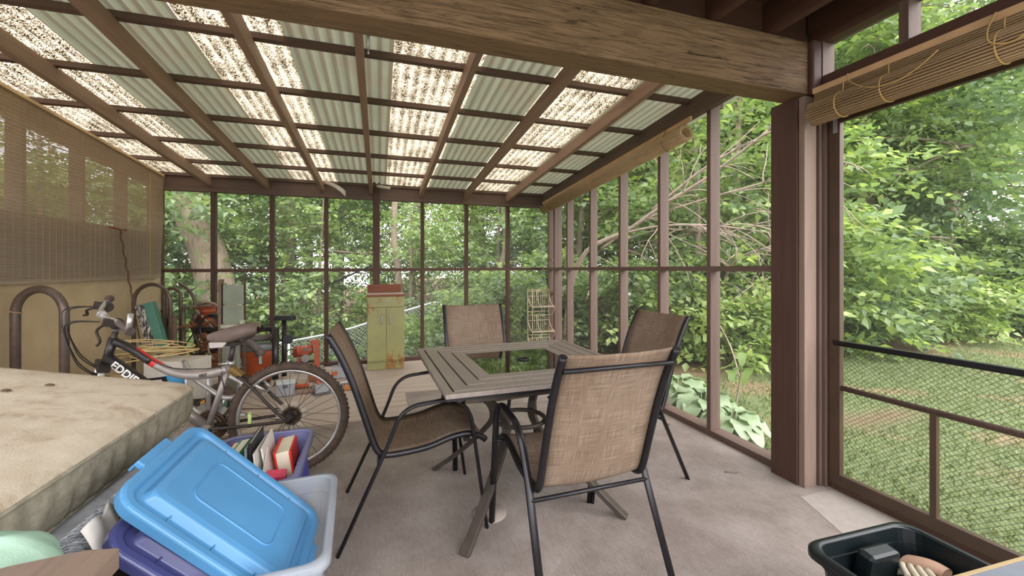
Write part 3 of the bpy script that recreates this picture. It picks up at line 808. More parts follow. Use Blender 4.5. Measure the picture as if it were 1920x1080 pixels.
# chain link fence
def zf(x):
    T = [(-6,-0.75),(-2.25,-0.25),(-0.7,-0.005),(0.93,0.49),(1.7,0.57),(8.6,0.61),(14,0.6)]
    for (a, za), (b, zb) in zip(T, T[1:]):
        if x <= b: return lerp(za, zb, (x-a)/(b-a))
    return 0.6
fe = empty('chain_link_fence', (2.0, 8.5, -0.8), 'galvanised chain link fence with a bright top rail in front of the woods', 'fence')
M_galv = plain('weathered galvanised wire', srgb(196,198,200), 0.4, 0.6)
M_rail = plain('bright fence rail', srgb(214,214,216), 0.35, 0.4)
xs_ = [-6+0.5*i for i in range(41)]
mb = MB(); mb.tube([(x, 8.5, zf(x)) for x in xs_], 0.022, 8); mb.build('top_rail', M_rail, fe, True)
for x in (-4.4, -1.6, 1.2, 4.0, 6.8, 9.6, 12.4):
    mb = MB(); mb.tube([(x, 8.5, zf(x)-1.35), (x, 8.5, zf(x)+0.02)], 0.026, 8); mb.build('fence_post', M_galv, fe, True)
mb = MB(); p = 0.075; hgt = 1.08
for i in range(int(16/p)):
    x = -6 + i*p
    for s in (1, -1):
        xa, xb = x, x + s*hgt
        if xb < -6 or xb > 10: continue
        mb.bar((xa, 8.49+0.004*s, zf(xa)-0.02), (xb, 8.49+0.004*s, zf(xb)-hgt-0.02), 0.008, 0.008)
mb.build('wire_mesh', M_galv, fe, True)

# ground cover and grass (uncountable)
r = np.random.default_rng(3)
n = 26000
gx = r.uniform(-6, 12, n); gy = r.uniform(5.75, 13.5, n)
keep = (gx/gy > -0.7) & ~((gx > 4) & (gy < 4.6)); gx, gy = gx[keep], gy[keep]; n = len(gx)
gz = np.array([hground(a, b) for a, b in zip(gx, gy)]) + 0.02 + r.random(n)**1.6*0.38
a = r.uniform(0, 2*PI, n)
D_ = unit(np.stack([np.cos(a), np.sin(a), r.normal(size=n)*0.25], 1)); N_ = unit(np.array([0,0,1.0]) + r.normal(size=(n,3))*0.35)
L_ = r.uniform(0.06, 0.14, n)
o = bpy.data.objects.new('undergrowth', leaf_mesh('undergrowth', np.stack([gx,gy,gz],1), D_, N_, L_, L_*0.62, M_leafd)); COL.objects.link(o)
tag(o, 'low green undergrowth covering the ground of the woods', 'undergrowth', kind='stuff')
n = 60000
gx = 2.45 + r.random(n)**1.3*9; gy = r.uniform(-3.5, 5.2, n)
lw = np.array([lawn_w(a, b) for a, b in zip(gx, gy)]); keep = lw > r.random(n)*0.9; gx, gy = gx[keep], gy[keep]; n = len(gx)
gz = np.array([hground(a, b) for a, b in zip(gx, gy)]) - 0.005
D_ = unit(np.stack([r.normal(size=n)*0.5, r.normal(size=n)*0.5, np.ones(n)], 1)); N_ = unit(r.normal(size=(n,3))*np.array([1,1,0.2]))
L_ = r.uniform(0.025, 0.06, n)
M_grass = m_leaf('lawn blades', [(0.0, srgb(92,108,70)), (0.5, srgb(120,134,88)), (1.0, srgb(156,158,116))], 0.35, 1.0)
o = bpy.data.objects.new('grass', leaf_mesh('grass', np.stack([gx,gy,gz],1), D_, N_, L_, L_*0.16+0.003, M_grass)); COL.objects.link(o)
tag(o, 'short mown grass of the lawn beyond the screen door', 'grass', kind='stuff')

# hostas and a young broad leaved plant just outside the right screens
def broadleaf(mb, base, d, L, W, up=0.5, droop=0.6, cup=0.18, nu=7, nv=4):
    d = Vector(d).normalized(); s = d.cross(Vector((0,0,1))).normalized()
    def fn(u, v):
        t = u; w = W*(math.sin(PI*min(1, t*0.93+0.05))**0.75)*(1-0.25*t)
        b = (v-0.5)*2
        p = Vector(base) + d*(L*t*(1-0.12*t)) + Vector((0,0,1))*(L*(up*t - droop*t*t)) + s*(b*w*0.5) + Vector((0,0,1))*(cup*w*abs(b)**1.5*0.5 + 0.012*math.sin(t*14)*abs(b))
        return p
    mb.grid(fn, nu, nv)
for i, (x, y, s) in enumerate([(2.72,2.95,1.0),(2.66,2.56,0.85),(2.80,3.35,1.05)]):
    rh = random.Random(i+3); e = empty('hosta', (x, y, hground(x, y)), ['pale ribbed hosta clump between the first two studs of the right wall', 'low pale hosta nearest the big post outside the right screen', 'tall pale hosta clump outside beside the right dining chair'][i], 'plant', 'hostas outside the right wall')
    for j in range(16):
        a = 2*PI*j*0.382; ring_ = 0.4 + 0.6*(j/16)
        mb = MB(); d = Vector((math.cos(a), math.sin(a), 0))
        st = Vector((0,0,0.02)); hh = (0.30 - 0.14*ring_)*s; q = d*0.13*ring_*s + Vector((0,0,hh))
        mb.tube([st, q*0.6 + Vector((0,0,0.02)), q], 0.005, 5)
        broadleaf(mb, q, d, 0.27*s, 0.19*s, 0.35, 0.75)
        mb.build('leaf', M_hosta, e)
e = empty('young_plant', (3.05, 2.92, -0.13), 'young plant with long light green leaves outside the bay next to the big post', 'plant')
mb = MB(); mb.tube(smoothpath([(3.05,2.92,-0.13),(3.1,2.9,0.2),(3.02,2.8,0.42),(3.0,2.7,0.55)], 4), 0.008, 6); mb.tube(smoothpath([(3.1,2.9,0.2),(3.2,3.1,0.45),(3.22,3.3,0.7),(3.2,3.38,0.85)],4), 0.007, 6); mb.build('stem', M_twig, e, True)
rh = random.Random(9)
for j in range(34):
    t = rh.random()
    b = Vector((3.02,2.8,0.42)).lerp(Vector((3.0,2.68,0.55)), t) if j < 20 else Vector((3.22,3.3,0.6)).lerp(Vector((3.2,3.38,0.85)), t)
    a = rh.uniform(0, 2*PI); mb = MB()
    b = b + Vector((rh.uniform(-.1,.1), rh.uniform(-.1,.1), rh.uniform(-.12,.06)))
    broadleaf(mb, b, (math.cos(a), math.sin(a), 0), rh.uniform(0.13,0.21), rh.uniform(0.055,0.085), rh.uniform(-0.1,0.5), 0.6, 0.1, 5, 2)
    mb.build('leaf', M_leafy, e, True)

# bird feeder
e = empty('bird_feeder', (3.52, 5.17, -0.2), 'dark pole bird feeder with a round tray outside the right screens', 'bird feeder')
mb = MB(); mb.tube([(3.52,5.17,-0.25),(3.52,5.17,1.2)], 0.012, 8); mb.build('pole', M_black, e, True)
mb = MB(); mb.lathe([(0.03,0.0),(0.11,0.01),(0.12,0.03),(0.115,0.03),(0.0,0.02)], 20, (3.52,5.17,0.62)); mb.build('tray', M_black, e, True)
mb = MB(); mb.ring((3.52,5.17,0.98), 0.07, 0.006); mb.ring((3.52,5.17,0.88), 0.085, 0.006); mb.build('cage_ring', M_black, e, True)
mb = MB(); mb.tube([(3.47,5.12,0.68),(3.40,5.10,0.86)], 0.03, 10); mb.build('seed_tube', M_whitebits, e, True)
# ------------------------------------------------------------ dining set
def sweep(mb, pts, w, h, up, mat=0):
    """rectangular section swept along pts; w along cross(dir,up), h along up"""
    P = [Vector(p) for p in pts]; n = len(P); vs = []
    for i in range(n):
        d = (P[min(i+1,n-1)] - P[max(i-1,0)]).normalized(); u = Vector(up)
        x = d.cross(u).normalized(); u2 = x.cross(d).normalized()
        ww = w[i] if isinstance(w, list) else w
        for a, b in ((-1,-1),(1,-1),(1,1),(-1,1)): vs.append(P[i] + x*(a*ww/2) + u2*(b*h/2))
    fs = [(3,2,1,0), tuple((n-1)*4+k for k in range(4))]
    for i in range(n-1):
        for k in range(4): fs.append((i*4+k, i*4+(k+1)%4, (i+1)*4+(k+1)%4, (i+1)*4+k))
    mb.add(vs, fs, False, mat); return mb

def m_sling():
    m, nt, b = newmat('woven sling fabric')
    nt.nodes.remove(b); out = nt.nodes['Material Output']
    tc = N(nt, 'ShaderNodeTexCoord'); sx = N(nt, 'ShaderNodeSeparateXYZ'); nt.links.new(tc.outputs['Object'], sx.inputs[0])
    ln = N(nt, 'ShaderNodeMath'); ln.operation = 'SUBTRACT'; nt.links.new(sx.outputs[0], ln.inputs[0]); nt.links.new(sx.outputs[2], ln.inputs[1])
    c1 = N(nt, 'ShaderNodeCombineXYZ'); nt.links.new(ln.outputs[0], c1.inputs[0]); nt.links.new(sx.outputs[1], c1.inputs[1])
    def warp(sc):
        mp = N(nt, 'ShaderNodeMapping'); mp.inputs['Scale'].default_value = sc; nt.links.new(c1.outputs[0], mp.inputs['Vector']); return mp.outputs['Vector']
    f = noise(nt, warp((430, 9, 1)), 1, 3); g = noise(nt, warp((9, 430, 1)), 1, 3)
    a = N(nt, 'ShaderNodeMath'); a.operation = 'ADD'; nt.links.new(f, a.inputs[0]); nt.links.new(g, a.inputs[1])
    h = N(nt, 'ShaderNodeMath'); h.operation = 'MULTIPLY'; h.inputs[1].default_value = 0.5; nt.links.new(a.outputs[0], h.inputs[0])
    c = ramp(nt, h.outputs[0], [(0.34, srgb(108,92,79)), (0.5, srgb(138,120,104)), (0.66, srgb(170,153,137))])
    st = noise(nt, coords(nt), 5, 4)
    c = mixc(nt, 0.35, c, ramp(nt, st, [(0.35, srgb(190,172,158)), (0.65, (1,1,1,1))]), 'MULTIPLY')
    df = N(nt, 'ShaderNodeBsdfDiffuse'); tr = N(nt, 'ShaderNodeBsdfTranslucent')
    nt.links.new(c, df.inputs['Color']); nt.links.new(c, tr.inputs['Color'])
    m1 = N(nt, 'ShaderNodeMixShader'); m1.inputs[0].default_value = 0.22
    nt.links.new(df.outputs[0], m1.inputs[1]); nt.links.new(tr.outputs[0], m1.inputs[2])
    nt.links.new(m1.outputs[0], out.inputs['Surface'])
    return m
M_sling = m_sling()
M_chair = plain('chair black tube', srgb(36,34,37), 0.34, 0.4, 0.25, 30, dirt=(srgb(96,88,84), 34, 0.68))
PROF = smoothpath([(-.367,0,.925),(-.318,0,.835),(-.268,0,.714),(-.214,0,.548),(-.178,0,.435),(-.150,0,.392),(-.10,0,.380),(.047,0,.392),(.160,0,.424),(.243,0,.432),(.300,0,.412),(.325,0,.392)], 4)
def make_chair():
    e = empty('dining_chair', (0,0,0), '', 'chair', 'sling chairs around the patio table')
    mb = MB(); hw = 0.212
    n = len(PROF)
    def fn(u, v):
        t = v*(n-1); i = min(int(t), n-2); p = PROF[i].lerp(PROF[i+1], t-i)
        d = (PROF[min(i+1,n-1)] - PROF[max(i-1,0)]); nn = Vector((-d.z, 0, d.x)).normalized()
        y = lerp(-hw, hw, u); sag = 0.012*(1-(2*u-1)**2)
        return Vector((p.x, y, p.z)) - nn*(sag) + nn*0.006
    mb.grid(fn, 8, n-1); mb.build('sling', M_sling, e, solid=0.004)
    for s in (-1, 1):
        mb = MB(); mb.tube([Vector((p.x, s*0.222, p.z)) for p in PROF], 0.0145, 8, up=(0,1,0)); mb.build('sling_rail', M_chair, e)
        P = fillet([(-.322,s*.262,0),(-.122,s*.250,.430),(-.060,s*.262,.598),(.175,s*.264,.618),(.245,s*.262,.545),(.322,s*.262,0)], 0.085, 7)
        mb = MB(); mb.tube(P, 0.0155, 8, up=(0,1,0), flat=0.58); mb.build('arm_leg', M_chair, e)
        for (x, z) in ((-.305,.0),(.318,.0)):
            pass
        mb = MB(); mb.tube([(.236,s*.222,.422),(.236,s*.262,.420)], 0.008, 6); mb.build('bracket', M_chair, e); mb = MB(); mb.tube([(-.135,s*.222,.388),(-.138,s*.252,.395)], 0.008, 6); mb.build('bracket', M_chair, e)
    mb = MB(); mb.tube([(-.158,-.252,.356),(-.158,.252,.356)], 0.0085, 8); mb.build('rear_bar', M_chair, e)
    mb = MB(); mb.tube([(-.352,-.216,.872),(-.352,.216,.872)], 0.0085, 8); mb.build('back_bar', M_chair, e)
    mb = MB(); mb.box(.222,.246,-.222,.222,.396,.414); mb.build('front_bar', M_chair, e)
    return e
ch = make_chair()
CH = [((0.155,2.125),0.0,'sling dining chair on the bicycle side, shown from its side facing right'),
      ((0.775,1.572),91.0,'near sling dining chair with its back turned toward the viewer'),
      ((0.690,2.765),-89.5,'far sling dining chair facing the viewer across the table'),
      ((1.345,2.175),184.0,'sling dining chair tucked beside the right screen wall, back to the screens')]
for i, ((x, y), a, lab) in enumerate(CH):
    o = ch if i == 0 else copy_tree(ch)
    o.location = (x, y, 0.001); o.rotation_euler = (0, 0, math.radians(a)); o['label'] = lab

# table
TBL = empty('patio_table', (0.725, 2.112, 0.0), 'square grey brown slatted patio table with a dark glass centre', 'table', None, math.radians(1.7))
def m_tabletop():
    m, nt, b = newmat('faux wood table slats')
    f = noise(nt, coords(nt, (1,1,1)), 60, 4, 0.6)
    g = noise(nt, coords(nt), 3, 4)
    c = ramp(nt, f, [(0.3, srgb(126,116,110)), (0.7, srgb(143,132,125))])
    c = mixc(nt, 0.4, c, ramp(nt, g, [(0.3, srgb(200,196,190)), (0.7, (1,1,1,1))]), 'MULTIPLY')
    nt.links.new(c, b.inputs['Base Color']); b.inputs['Roughness'].default_value = 0.42
    return m
M_tt = m_tabletop()
M_tblmetal = plain('table metal', srgb(74,66,60), 0.45, 0.3, 0.2, 20)
H_ = 0.495; rings = [(0.495,0.460),(0.4515,0.390),(0.3815,0.320),(0.3115,0.247)]
zt = 0.715
mb = MB()
for ri, (a, b) in enumerate(rings):
    for q in range(4):
        R = Matrix.Rotation(q*PI/2, 3, 'Z'); z1 = zt if ri else zt; z0 = zt-0.018
        poly = [(-a,-a),(a,-a),(b,-b),(-b,-b)]
        vs = [R @ Vector((x,y,z0)) for x,y in poly] + [R @ Vector((x,y,z1)) for x,y in poly]
        mb.add(vs, [(3,2,1,0),(4,5,6,7),(0,1,5,4),(1,2,6,5),(2,3,7,6),(3,0,4,7)])
mb.build('tabletop', M_tt, TBL, bevel=0.0015)
mb = MB(); mb.box(-.45,.45,-.45,.45, zt-0.026, zt-0.019)
# under board has the glass opening left free
mb = MB()
for q in range(4):
    R = Matrix.Rotation(q*PI/2, 3, 'Z'); poly = [(-.49,-.49),(.49,-.49),(.245,-.245),(-.245,-.245)]
    vs = [R @ Vector((x,y,zt-0.030)) for x,y in poly] + [R @ Vector((x,y,zt-0.0185)) for x,y in poly]
    mb.add(vs, [(3,2,1,0),(4,5,6,7),(0,1,5,4),(1,2,6,5),(2,3,7,6),(3,0,4,7)])
mb.build('under_frame', M_black, TBL)
def m_glass():
    m, nt, b = newmat('smoked table glass')
    nt.nodes.remove(b); out = nt.nodes['Material Output']
    gl = N(nt, 'ShaderNodeBsdfGlossy'); gl.inputs['Roughness'].default_value = 0.03; gl.inputs['Color'].default_value = (0.95,0.93,0.88,1)
    tp = N(nt, 'ShaderNodeBsdfTransparent'); tp.inputs['Color'].default_value = (0.22,0.18,0.13,1)
    fr = N(nt, 'ShaderNodeFresnel'); fr.inputs['IOR'].default_value = 4.0
    m1 = N(nt, 'ShaderNodeMixShader'); nt.links.new(fr.outputs[0], m1.inputs[0])
    nt.links.new(tp.outputs[0], m1.inputs[1]); nt.links.new(gl.outputs[0], m1.inputs[2]); nt.links.new(m1.outputs[0], out.inputs['Surface'])
    return m
mb = MB(); mb.prism([p for p in roundrect(0.496,0.496,0.004,2)], (0,0,zt-0.004), (1,0,0), (0,1,0), 0.006); mb.build('glass_panel', m_glass(), TBL)
mb = MB(); mb.ring((0.02,0.0,zt+0.0015), 0.030, 0.0045, n=28); mb.lathe([(0.024,-0.02),(0.024,0.0)], 20, (0.02,0,zt-0.004), caps=False); mb.build('umbrella_ring', M_black, TBL)
for q in range(4):
    R = Matrix.Rotation(q*PI/2, 3, 'Z')
    P = smoothpath([(-.405,-.405,.690),(-.30,-.30,.635),(-.165,-.165,.500),(-.115,-.115,.395),(-.165,-.165,.285),(-.29,-.29,.12),(-.40,-.40,0.0)], 5)
    up = R @ Vector((1,-1,0)).normalized()
    mb = MB(); sweep(mb, [R @ p for p in P], 0.026, 0.044, up); mb.build('table_leg', M_tblmetal, TBL, bevel=0.003)
    mb = MB(); a = R @ Vector((-.40,-.415,.668)); b = R @ Vector((.40,-.415,.668)); mb.bar(a, b, 0.02, 0.034); mb.build('apron', M_tblmetal, TBL)
mb = MB(); mb.ring((0,0,.395), 0.135, 0.012, n=32); mb.build('leg_ring', M_tblmetal, TBL)

# ------------------------------------------------------------ green cabinet
CAB = empty('kitchen_cabinet', (0.065, 5.33, 0.0), 'old olive green metal cabinet with rust stains and a red brown back board', 'cabinet', None, math.radians(2.0))
def m_cab():
    m, nt, b = newmat('rusty olive enamel')
    v = coords(nt)
    f = noise(nt, v, 4, 4)
    c = ramp(nt, f, [(0.3, srgb(132,131,84)), (0.7, srgb(150,147,97))])
    d = noise(nt, coords(nt, (1,1,0.6)), 13, 6, 0.75)
    sp = noise(nt, v, 2.6, 3)
    a = N(nt, 'ShaderNodeMath'); a.operation = 'MULTIPLY'; nt.links.new(d, a.inputs[0]); nt.links.new(sp, a.inputs[1])
    k = ramp(nt, a.outputs[0], [(0.285, (0,0,0,1)), (0.335, (1,1,1,1))])
    c = mixc(nt, k, c, srgb(138,96,48))
    nt.links.new(c, b.inputs['Base Color']); b.inputs['Roughness'].default_value = 0.45
    return m
M_cab = m_cab()
M_redwood = wood('red brown counter edge', srgb(126,70,44), srgb(92,50,32), 'X', knots=False)
W_, D_c = 0.213, 0.21
mb = MB(); mb.box(-W_,W_,-D_c,D_c,.10,.875); mb.build('body', M_cab, CAB, bevel=0.003)
mb = MB(); mb.box(-W_+.003,W_-.003,-D_c+.035,D_c,0.0,.10); mb.build('toe_kick', M_cab, CAB)
mb = MB(); mb.box(-W_-.006,W_+.006,-D_c-.012,D_c+0.01,.876,.898); mb.build('counter', [plain('grey counter laminate', srgb(186,178,172), 0.4)], CAB, bevel=0.002)
mb = MB(); mb.box(-W_-.008,W_+.008,-D_c-.016,-D_c-.0125,.874,.900); mb.build('counter_edge', M_redwood, CAB)
mb = MB(); mb.box(-W_+.006,W_-.006,D_c-.012,D_c+.008,.898,1.005); mb.build('back_board', M_redwood, CAB, bevel=0.003)
def pull(p, q, par):
    p = Vector(p); q = Vector(q); n = Vector((0,-0.022,0))
    m = MB(); m.tube(fillet([p, p+n, q+n, q], 0.012, 4), 0.005, 8); m.build('handle', M_steel, par)
mb = MB(); mb.box(-W_+.002,W_-.002,-D_c-.014,-D_c-.001,.748,.868); dr = mb.build('drawer', M_cab, CAB, bevel=0.003); pull((-.05,-D_c-.014,.818),(.05,-D_c-.014,.818), dr)
mb = MB(); mb.box(-W_+.002,-.001,-D_c-.014,-D_c-.001,.118,.742); dr = mb.build('cabinet_door', M_cab, CAB, bevel=0.003); pull((-.045,-D_c-.014,.545),(-.045,-D_c-.014,.655), dr)
mb = MB(); mb.box(.002,W_-.002,-D_c-.014,-D_c-.001,.118,.742); dr = mb.build('cabinet_door', M_cab, CAB, bevel=0.003); pull((.045,-D_c-.014,.545),(.045,-D_c-.014,.655), dr)

# ------------------------------------------------------------ wire rack in the corner
RK = empty('wire_rack', (2.07, 5.17, 0.0), 'small rusty cream wire rack with curved baskets in the back right corner', 'rack')
M_wire = plain('rusty cream wire', srgb(212,194,168), 0.5, 0.1, 0.2, 20, dirt=(srgb(168,112,66), 16, 0.6))
x0, x1, yb, yf = 1.915, 2.225, 5.25, 5.06
mb = MB()
for x in (x0, x0+.07, x1-.0):
    mb.tube([(x,yb,0.0),(x,yb,.93)], 0.005, 6)
for z in (.30,.62,.92): mb.tube([(x0,yb,z),(x1,yb,z)], 0.004, 6)
for x in (x0, x1): mb.tube([(x,yf+0.02,0.0),(x,yf+0.01,.06),(x,yb,.30)], 0.005, 6)
mb.build('upright', M_wire, RK, True)
for z in (.70, .37, .06):
    mb = MB()
    for x in (x0, lerp(x0,x1,0.42), x1):
        mb.tube(smoothpath([(x,yb-.004,z+.20),(x,yb-.02,z+.12),(x,yb-.08,z+.04),(x,yf,z)], 5), 0.0045, 6)
        mb.tube(smoothpath([(x,yf,z),(x,yf+.01,z-.05),(x,yf+.07,z-.11),(x,yb-.03,z-.13)], 5), 0.0035, 6)
    for i in range(11):
        x = lerp(x0, x1, i/10); mb.tube([(x,yb-.006,z+.20),(x,yb-.01,z+.01),(x,yf,z)], 0.0026, 5)
    mb.tube([(x0,yf,z),(x1,yf,z)], 0.0055, 6); mb.tube([(x0,yb-.006,z+.20),(x1,yb-.006,z+.20)], 0.0045, 6); mb.tube([(x0,yb-.008,z+.13),(x1,yb-.008,z+.13)], 0.003, 6)
    mb.box(x0,x1,yf,yf+.016,z-.008,z)
    mb.build('basket', M_wire, RK, True)

# ------------------------------------------------------------ blinds
# rolled bamboo blind along the right wall
def rolled(name, a, b, hr_a, hr_b, r, label, cords, slats=28, flatdrop=True):
    a = Vector(a); b = Vector(b); d = (b-a).normalized(); L = (b-a).length
    e = empty(name, a, label, 'blind', 'rolled bamboo blinds')
    x = d.cross(Vector((0,0,1))).normalized(); u = x.cross(d)
    # the roll: a spiral of thin slats
    mb = MB()
    for turn in range(2):
        rr = r*(1 - 0.22*turn)
        for k in range(slats - 8*turn):
            t = 2*PI*k/(slats - 8*turn); c = x*(rr*math.cos(t)) + u*(rr*0.95*math.sin(t))
            off = 0.004*math.sin(k*7.1)
            mb.tube([a + c + d*off, b + c + d*off], 2*PI*rr/(slats-8*turn)*0.36, 6, smooth=True)
    mb.build('roll', M_bamboo, e, True)
    ha = Vector(hr_a); hb = Vector(hr_b)
    mb = MB(); mb.bar(ha, hb, 0.016, 0.03); mb.build('head_rail', plain('bamboo head rail', srgb(206,168,126), 0.55), e, True)
    # flat part hanging from the rail down to the roll
    mb = MB(); n = 8
    side = (ha - a); side = side - d*side.dot(d)
    for k in range(n):
        t = (k+0.5)/n; c = side*(1-t) + (u*(r*0.75) + (side.normalized()*0.0))*t
        mb.tube([a + c, b + (hb - b - d*(hb-b).dot(d))*(1-t) + u*(r*0.75)*t], 0.0042, 5)
    mb.build('hanging_slats', M_bamboo, e, True)
    mb = MB()
    for t in cords:
        p = a.lerp(b, t); h = ha.lerp(hb, t)
        ring_ = [p + x*((r+.006)*math.cos(2*PI*k/16)) + u*((r+.006)*0.97*math.sin(2*PI*k/16)) for k in range(16)]
        mb = MB(); mb.tube(ring_, 0.0028, 5, closed=True)
        mb.tube([h + u*0.014, p + u*(r+.002)], 0.0026, 5)
        mb.build('cord', M_cordtan, e, True)
    return e, x, u, d
e, x, u, d = rolled('rolled_blind', (2.165,2.50,2.215),(2.165,5.30,2.018),(2.185,2.475,2.318),(2.185,5.36,2.122), 0.058, 'rolled bamboo blind slung under the roof along the right screen wall', (0.06,0.13,0.5,0.92))
mb = MB()
mb.tube(smoothpath([(2.155,2.72,2.30),(2.10,2.70,2.19),(2.10,2.64,2.11),(2.13,2.56,2.10),(2.17,2.52,2.12),(2.17,2.50,2.17)], 6), 0.0026, 5)
mb.tube(smoothpath([(2.15,2.62,2.13),(2.14,2.56,2.07),(2.16,2.46,2.09),(2.17,2.44,2.16)], 6), 0.0026, 5)
mb.build('cord_loop', plain('brown cord', srgb(130,98,60), 0.8), e, True)
e, x, u, d = rolled('rolled_blind', (2.215,1.605,2.035),(2.215,-0.55,2.035),(2.235,1.615,2.165),(2.235,-0.55,2.165), 0.060, 'rolled bamboo blind with hanging cords over the sliding screen door', (0.07,0.16,0.33,0.42,0.48,0.56,0.64), slats=28)
mb = MB()
mb.tube(smoothpath([(2.225,1.44,2.182),(2.18,1.40,2.12),(2.145,1.30,2.045),(2.143,1.20,2.025),(2.148,1.12,2.05),(2.165,1.06,2.10)], 6), 0.0032, 5)
mb.tube(smoothpath([(2.225,0.92,2.18),(2.17,0.92,2.10),(2.147,0.90,2.04),(2.147,0.84,2.02),(2.155,0.78,2.06)], 6), 0.0032, 5)
mb.build('cord_loop', M_cordtan, e, True)

# woven blind over the left wall
WB = empty('woven_blind', (-2.262, 4.2, 1.1), 'wide woven tan blind hanging over the left wall', 'blind')
mb = MB(); y0, y1 = 2.5, 5.47; zb = 1.118
nsl = int((zr(y0)+0.06 - zb)/0.0095)
for k in range(nsl):
    z = zb + 0.004 + k*0.0095
    ye = y1 - 0.012*math.sin(k*0.09) - (0.05*(1-k/nsl) if k < 60 else 0)
    yt = min(ye, 5.5 - (z-0.05-2.155)/SL) if z > zr(5.5)+0.05 else ye
    if yt <= y0: break
    w = 0.0016*math.sin(k*2.3); bow = 0.03*math.sin(PI*k/nsl)*0
    mb.box(-2.262+w-0.0011, -2.262+w+0.0011, y0, yt, z, z+0.0072)
mb.build('slats', M_blindwall, WB, True)
mb = MB()
for i in range(int((y1-y0)/0.062)):
    y = y0 + 0.03 + i*0.062
    mb.box(-2.2605, -2.2592, y, y+0.0014, zb, zr(y)+0.045)
mb.build('weave_thread', plain('blind thread', srgb(172,150,124), 0.8), WB, True)
mb = MB(); mb.bar((-2.255,y0,zr(y0)+0.065),(-2.255,y1-.02,zr(y1)+0.065), 0.022, 0.022); mb.build('head_rail', plain('pale blind rail', srgb(206,178,140), 0.6), WB, True)
mb = MB(); mb.box(-2.268,-2.254,y0,5.36,zb-0.012,zb+0.006); mb.build('bottom_rail', M_blindwall, WB, True)
mb = MB(); mb.box(-2.2575,-2.256,5.18,5.186,1.13,2.2); mb.build('pull_cord', plain('yellow cord', srgb(214,192,104), 0.7), WB, True)

# tan board leaning along the left wall
mb = MB()
mb.add([(-2.325,2.6,0),(-2.29,2.6,0),(-2.29,5.50,0),(-2.325,5.50,0),(-2.325,2.6,1.118),(-2.30,2.6,1.118),(-2.30,5.50,1.148),(-2.325,5.50,1.148)], [(3,2,1,0),(4,5,6,7),(0,1,5,4),(1,2,6,5),(2,3,7,6),(3,0,4,7)])
tag(mb.build('tan_board', M_ply), 'large scuffed tan board standing against the left wall under the blind', 'board')
# twisted rod hanging on the blind
ROD = empty('hanging_rod', (-2.18, 4.64, 0.5), 'thin twisted dark rod hanging from a hook on the woven blind', 'rod')
mb = MB(); M_rust = plain('rusty iron', srgb(104,74,58), 0.6, 0.4, 0.3, 40)
P = [Vector((-2.225,4.60,1.555)).lerp(Vector((-2.12,4.70,0.50)), i/40) for i in range(41)]
mb.tube([p + Vector((0.005*math.cos(i*1.3), 0.005*math.sin(i*1.3), 0)) if i < 22 else p for i, p in enumerate(P)], [0.007 if i < 22 else 0.0055 for i in range(41)], 6)
mb.build('shaft', M_rust, ROD, True)
mb = MB(); mb.tube([(-2.24,4.48,1.572),(-2.225,4.60,1.558),(-2.24,4.74,1.565)], 0.006, 6); mb.lathe([(0,-.012),(.012,0),(0,.012)], 10, (-2.235,4.53,1.566)); mb.lathe([(0,-.012),(.012,0),(0,.012)], 10, (-2.235,4.70,1.563)); mb.build('hook', plain('copper hook', srgb(128,66,44), 0.4, 0.5), ROD, True)
# dark bar on the middle post
mb = MB(); mb.bar((-0.55,5.50,1.03),(-0.10,5.51,1.245), 0.012, 0.022); 
tag(mb.build('metal_bar', M_black), 'dark metal bar slanting from the thick middle post over the back rail', 'bar')
# white strips under the roof edge and the beam hook
mb = MB(); mb.grid(lambda a, b: Vector((lerp(-0.64,-0.40,a), 5.44 - 0.03*math.sin(3*a) + 0.02*b, 2.262 - 0.10*a*a - 0.012*b*6*(0.35+0.65*a))), 8, 4)
tag(mb.build('hanging_strip', M_whitebits, solid=0.004), 'longer white plastic strip drooping from the roof beside the fourth rafter', 'strip', 'loose white strips under the roof')
mb = MB(); mb.grid(lambda a, b: Vector((lerp(-0.04,0.13,a), lerp(5.44,5.46,b), 2.262 - 0.018*a - 0.03*b)), 6, 3)
tag(mb.build('hanging_strip', M_whitebits, solid=0.004), 'short white plastic strip above the thick middle post', 'strip', 'loose white strips under the roof')
mb = MB(); mb.tube([(-0.045,1.79,2.175),(-0.045,1.81,2.18),(-0.045,1.812,2.11),(-0.045,1.80,2.10)], 0.004, 6); mb.obox((-0.045,1.788,2.178),(0.012,0.004,0.05))
tag(mb.build('beam_hook', M_steel), 'small metal hook screwed into the weathered beam', 'hook')
# ------------------------------------------------------------ mountain bike
# local frame: x forward from the rear hub, z up from the floor, y to the rider's left
BK = empty('mountain_bike', (-0.505, 2.715, 0.0), 'dusty silver and black mountain bike parked in front of the clutter', 'bicycle', None, math.atan2(0.096, -1.048))
M_silver = plain('dusty silver frame', srgb(152,143,138), 0.42, 0.35, 0.12, 14)
M_frblack = plain('black frame paint', srgb(40,36,36), 0.35, 0.1, 0.2)
M_red = plain('red frame decal', srgb(196,32,30), 0.4)
M_tyre = plain('dusty tyre rubber', srgb(74,60,50), 0.85, 0, 0.3, 30)
M_alu = plain('dull aluminium', srgb(186,182,178), 0.35, 0.7)
M_dark = plain('dark bike parts', srgb(58,50,46), 0.5, 0.4, 0.25, 30)
M_rubber = plain('dusty black rubber', srgb(84,72,68), 0.75, 0, 0.2, 20)
M_chain = plain('rusty chain', srgb(96,74,58), 0.55, 0.5, 0.3, 60)
M_white = plain('white lettering', srgb(232,228,222), 0.6)
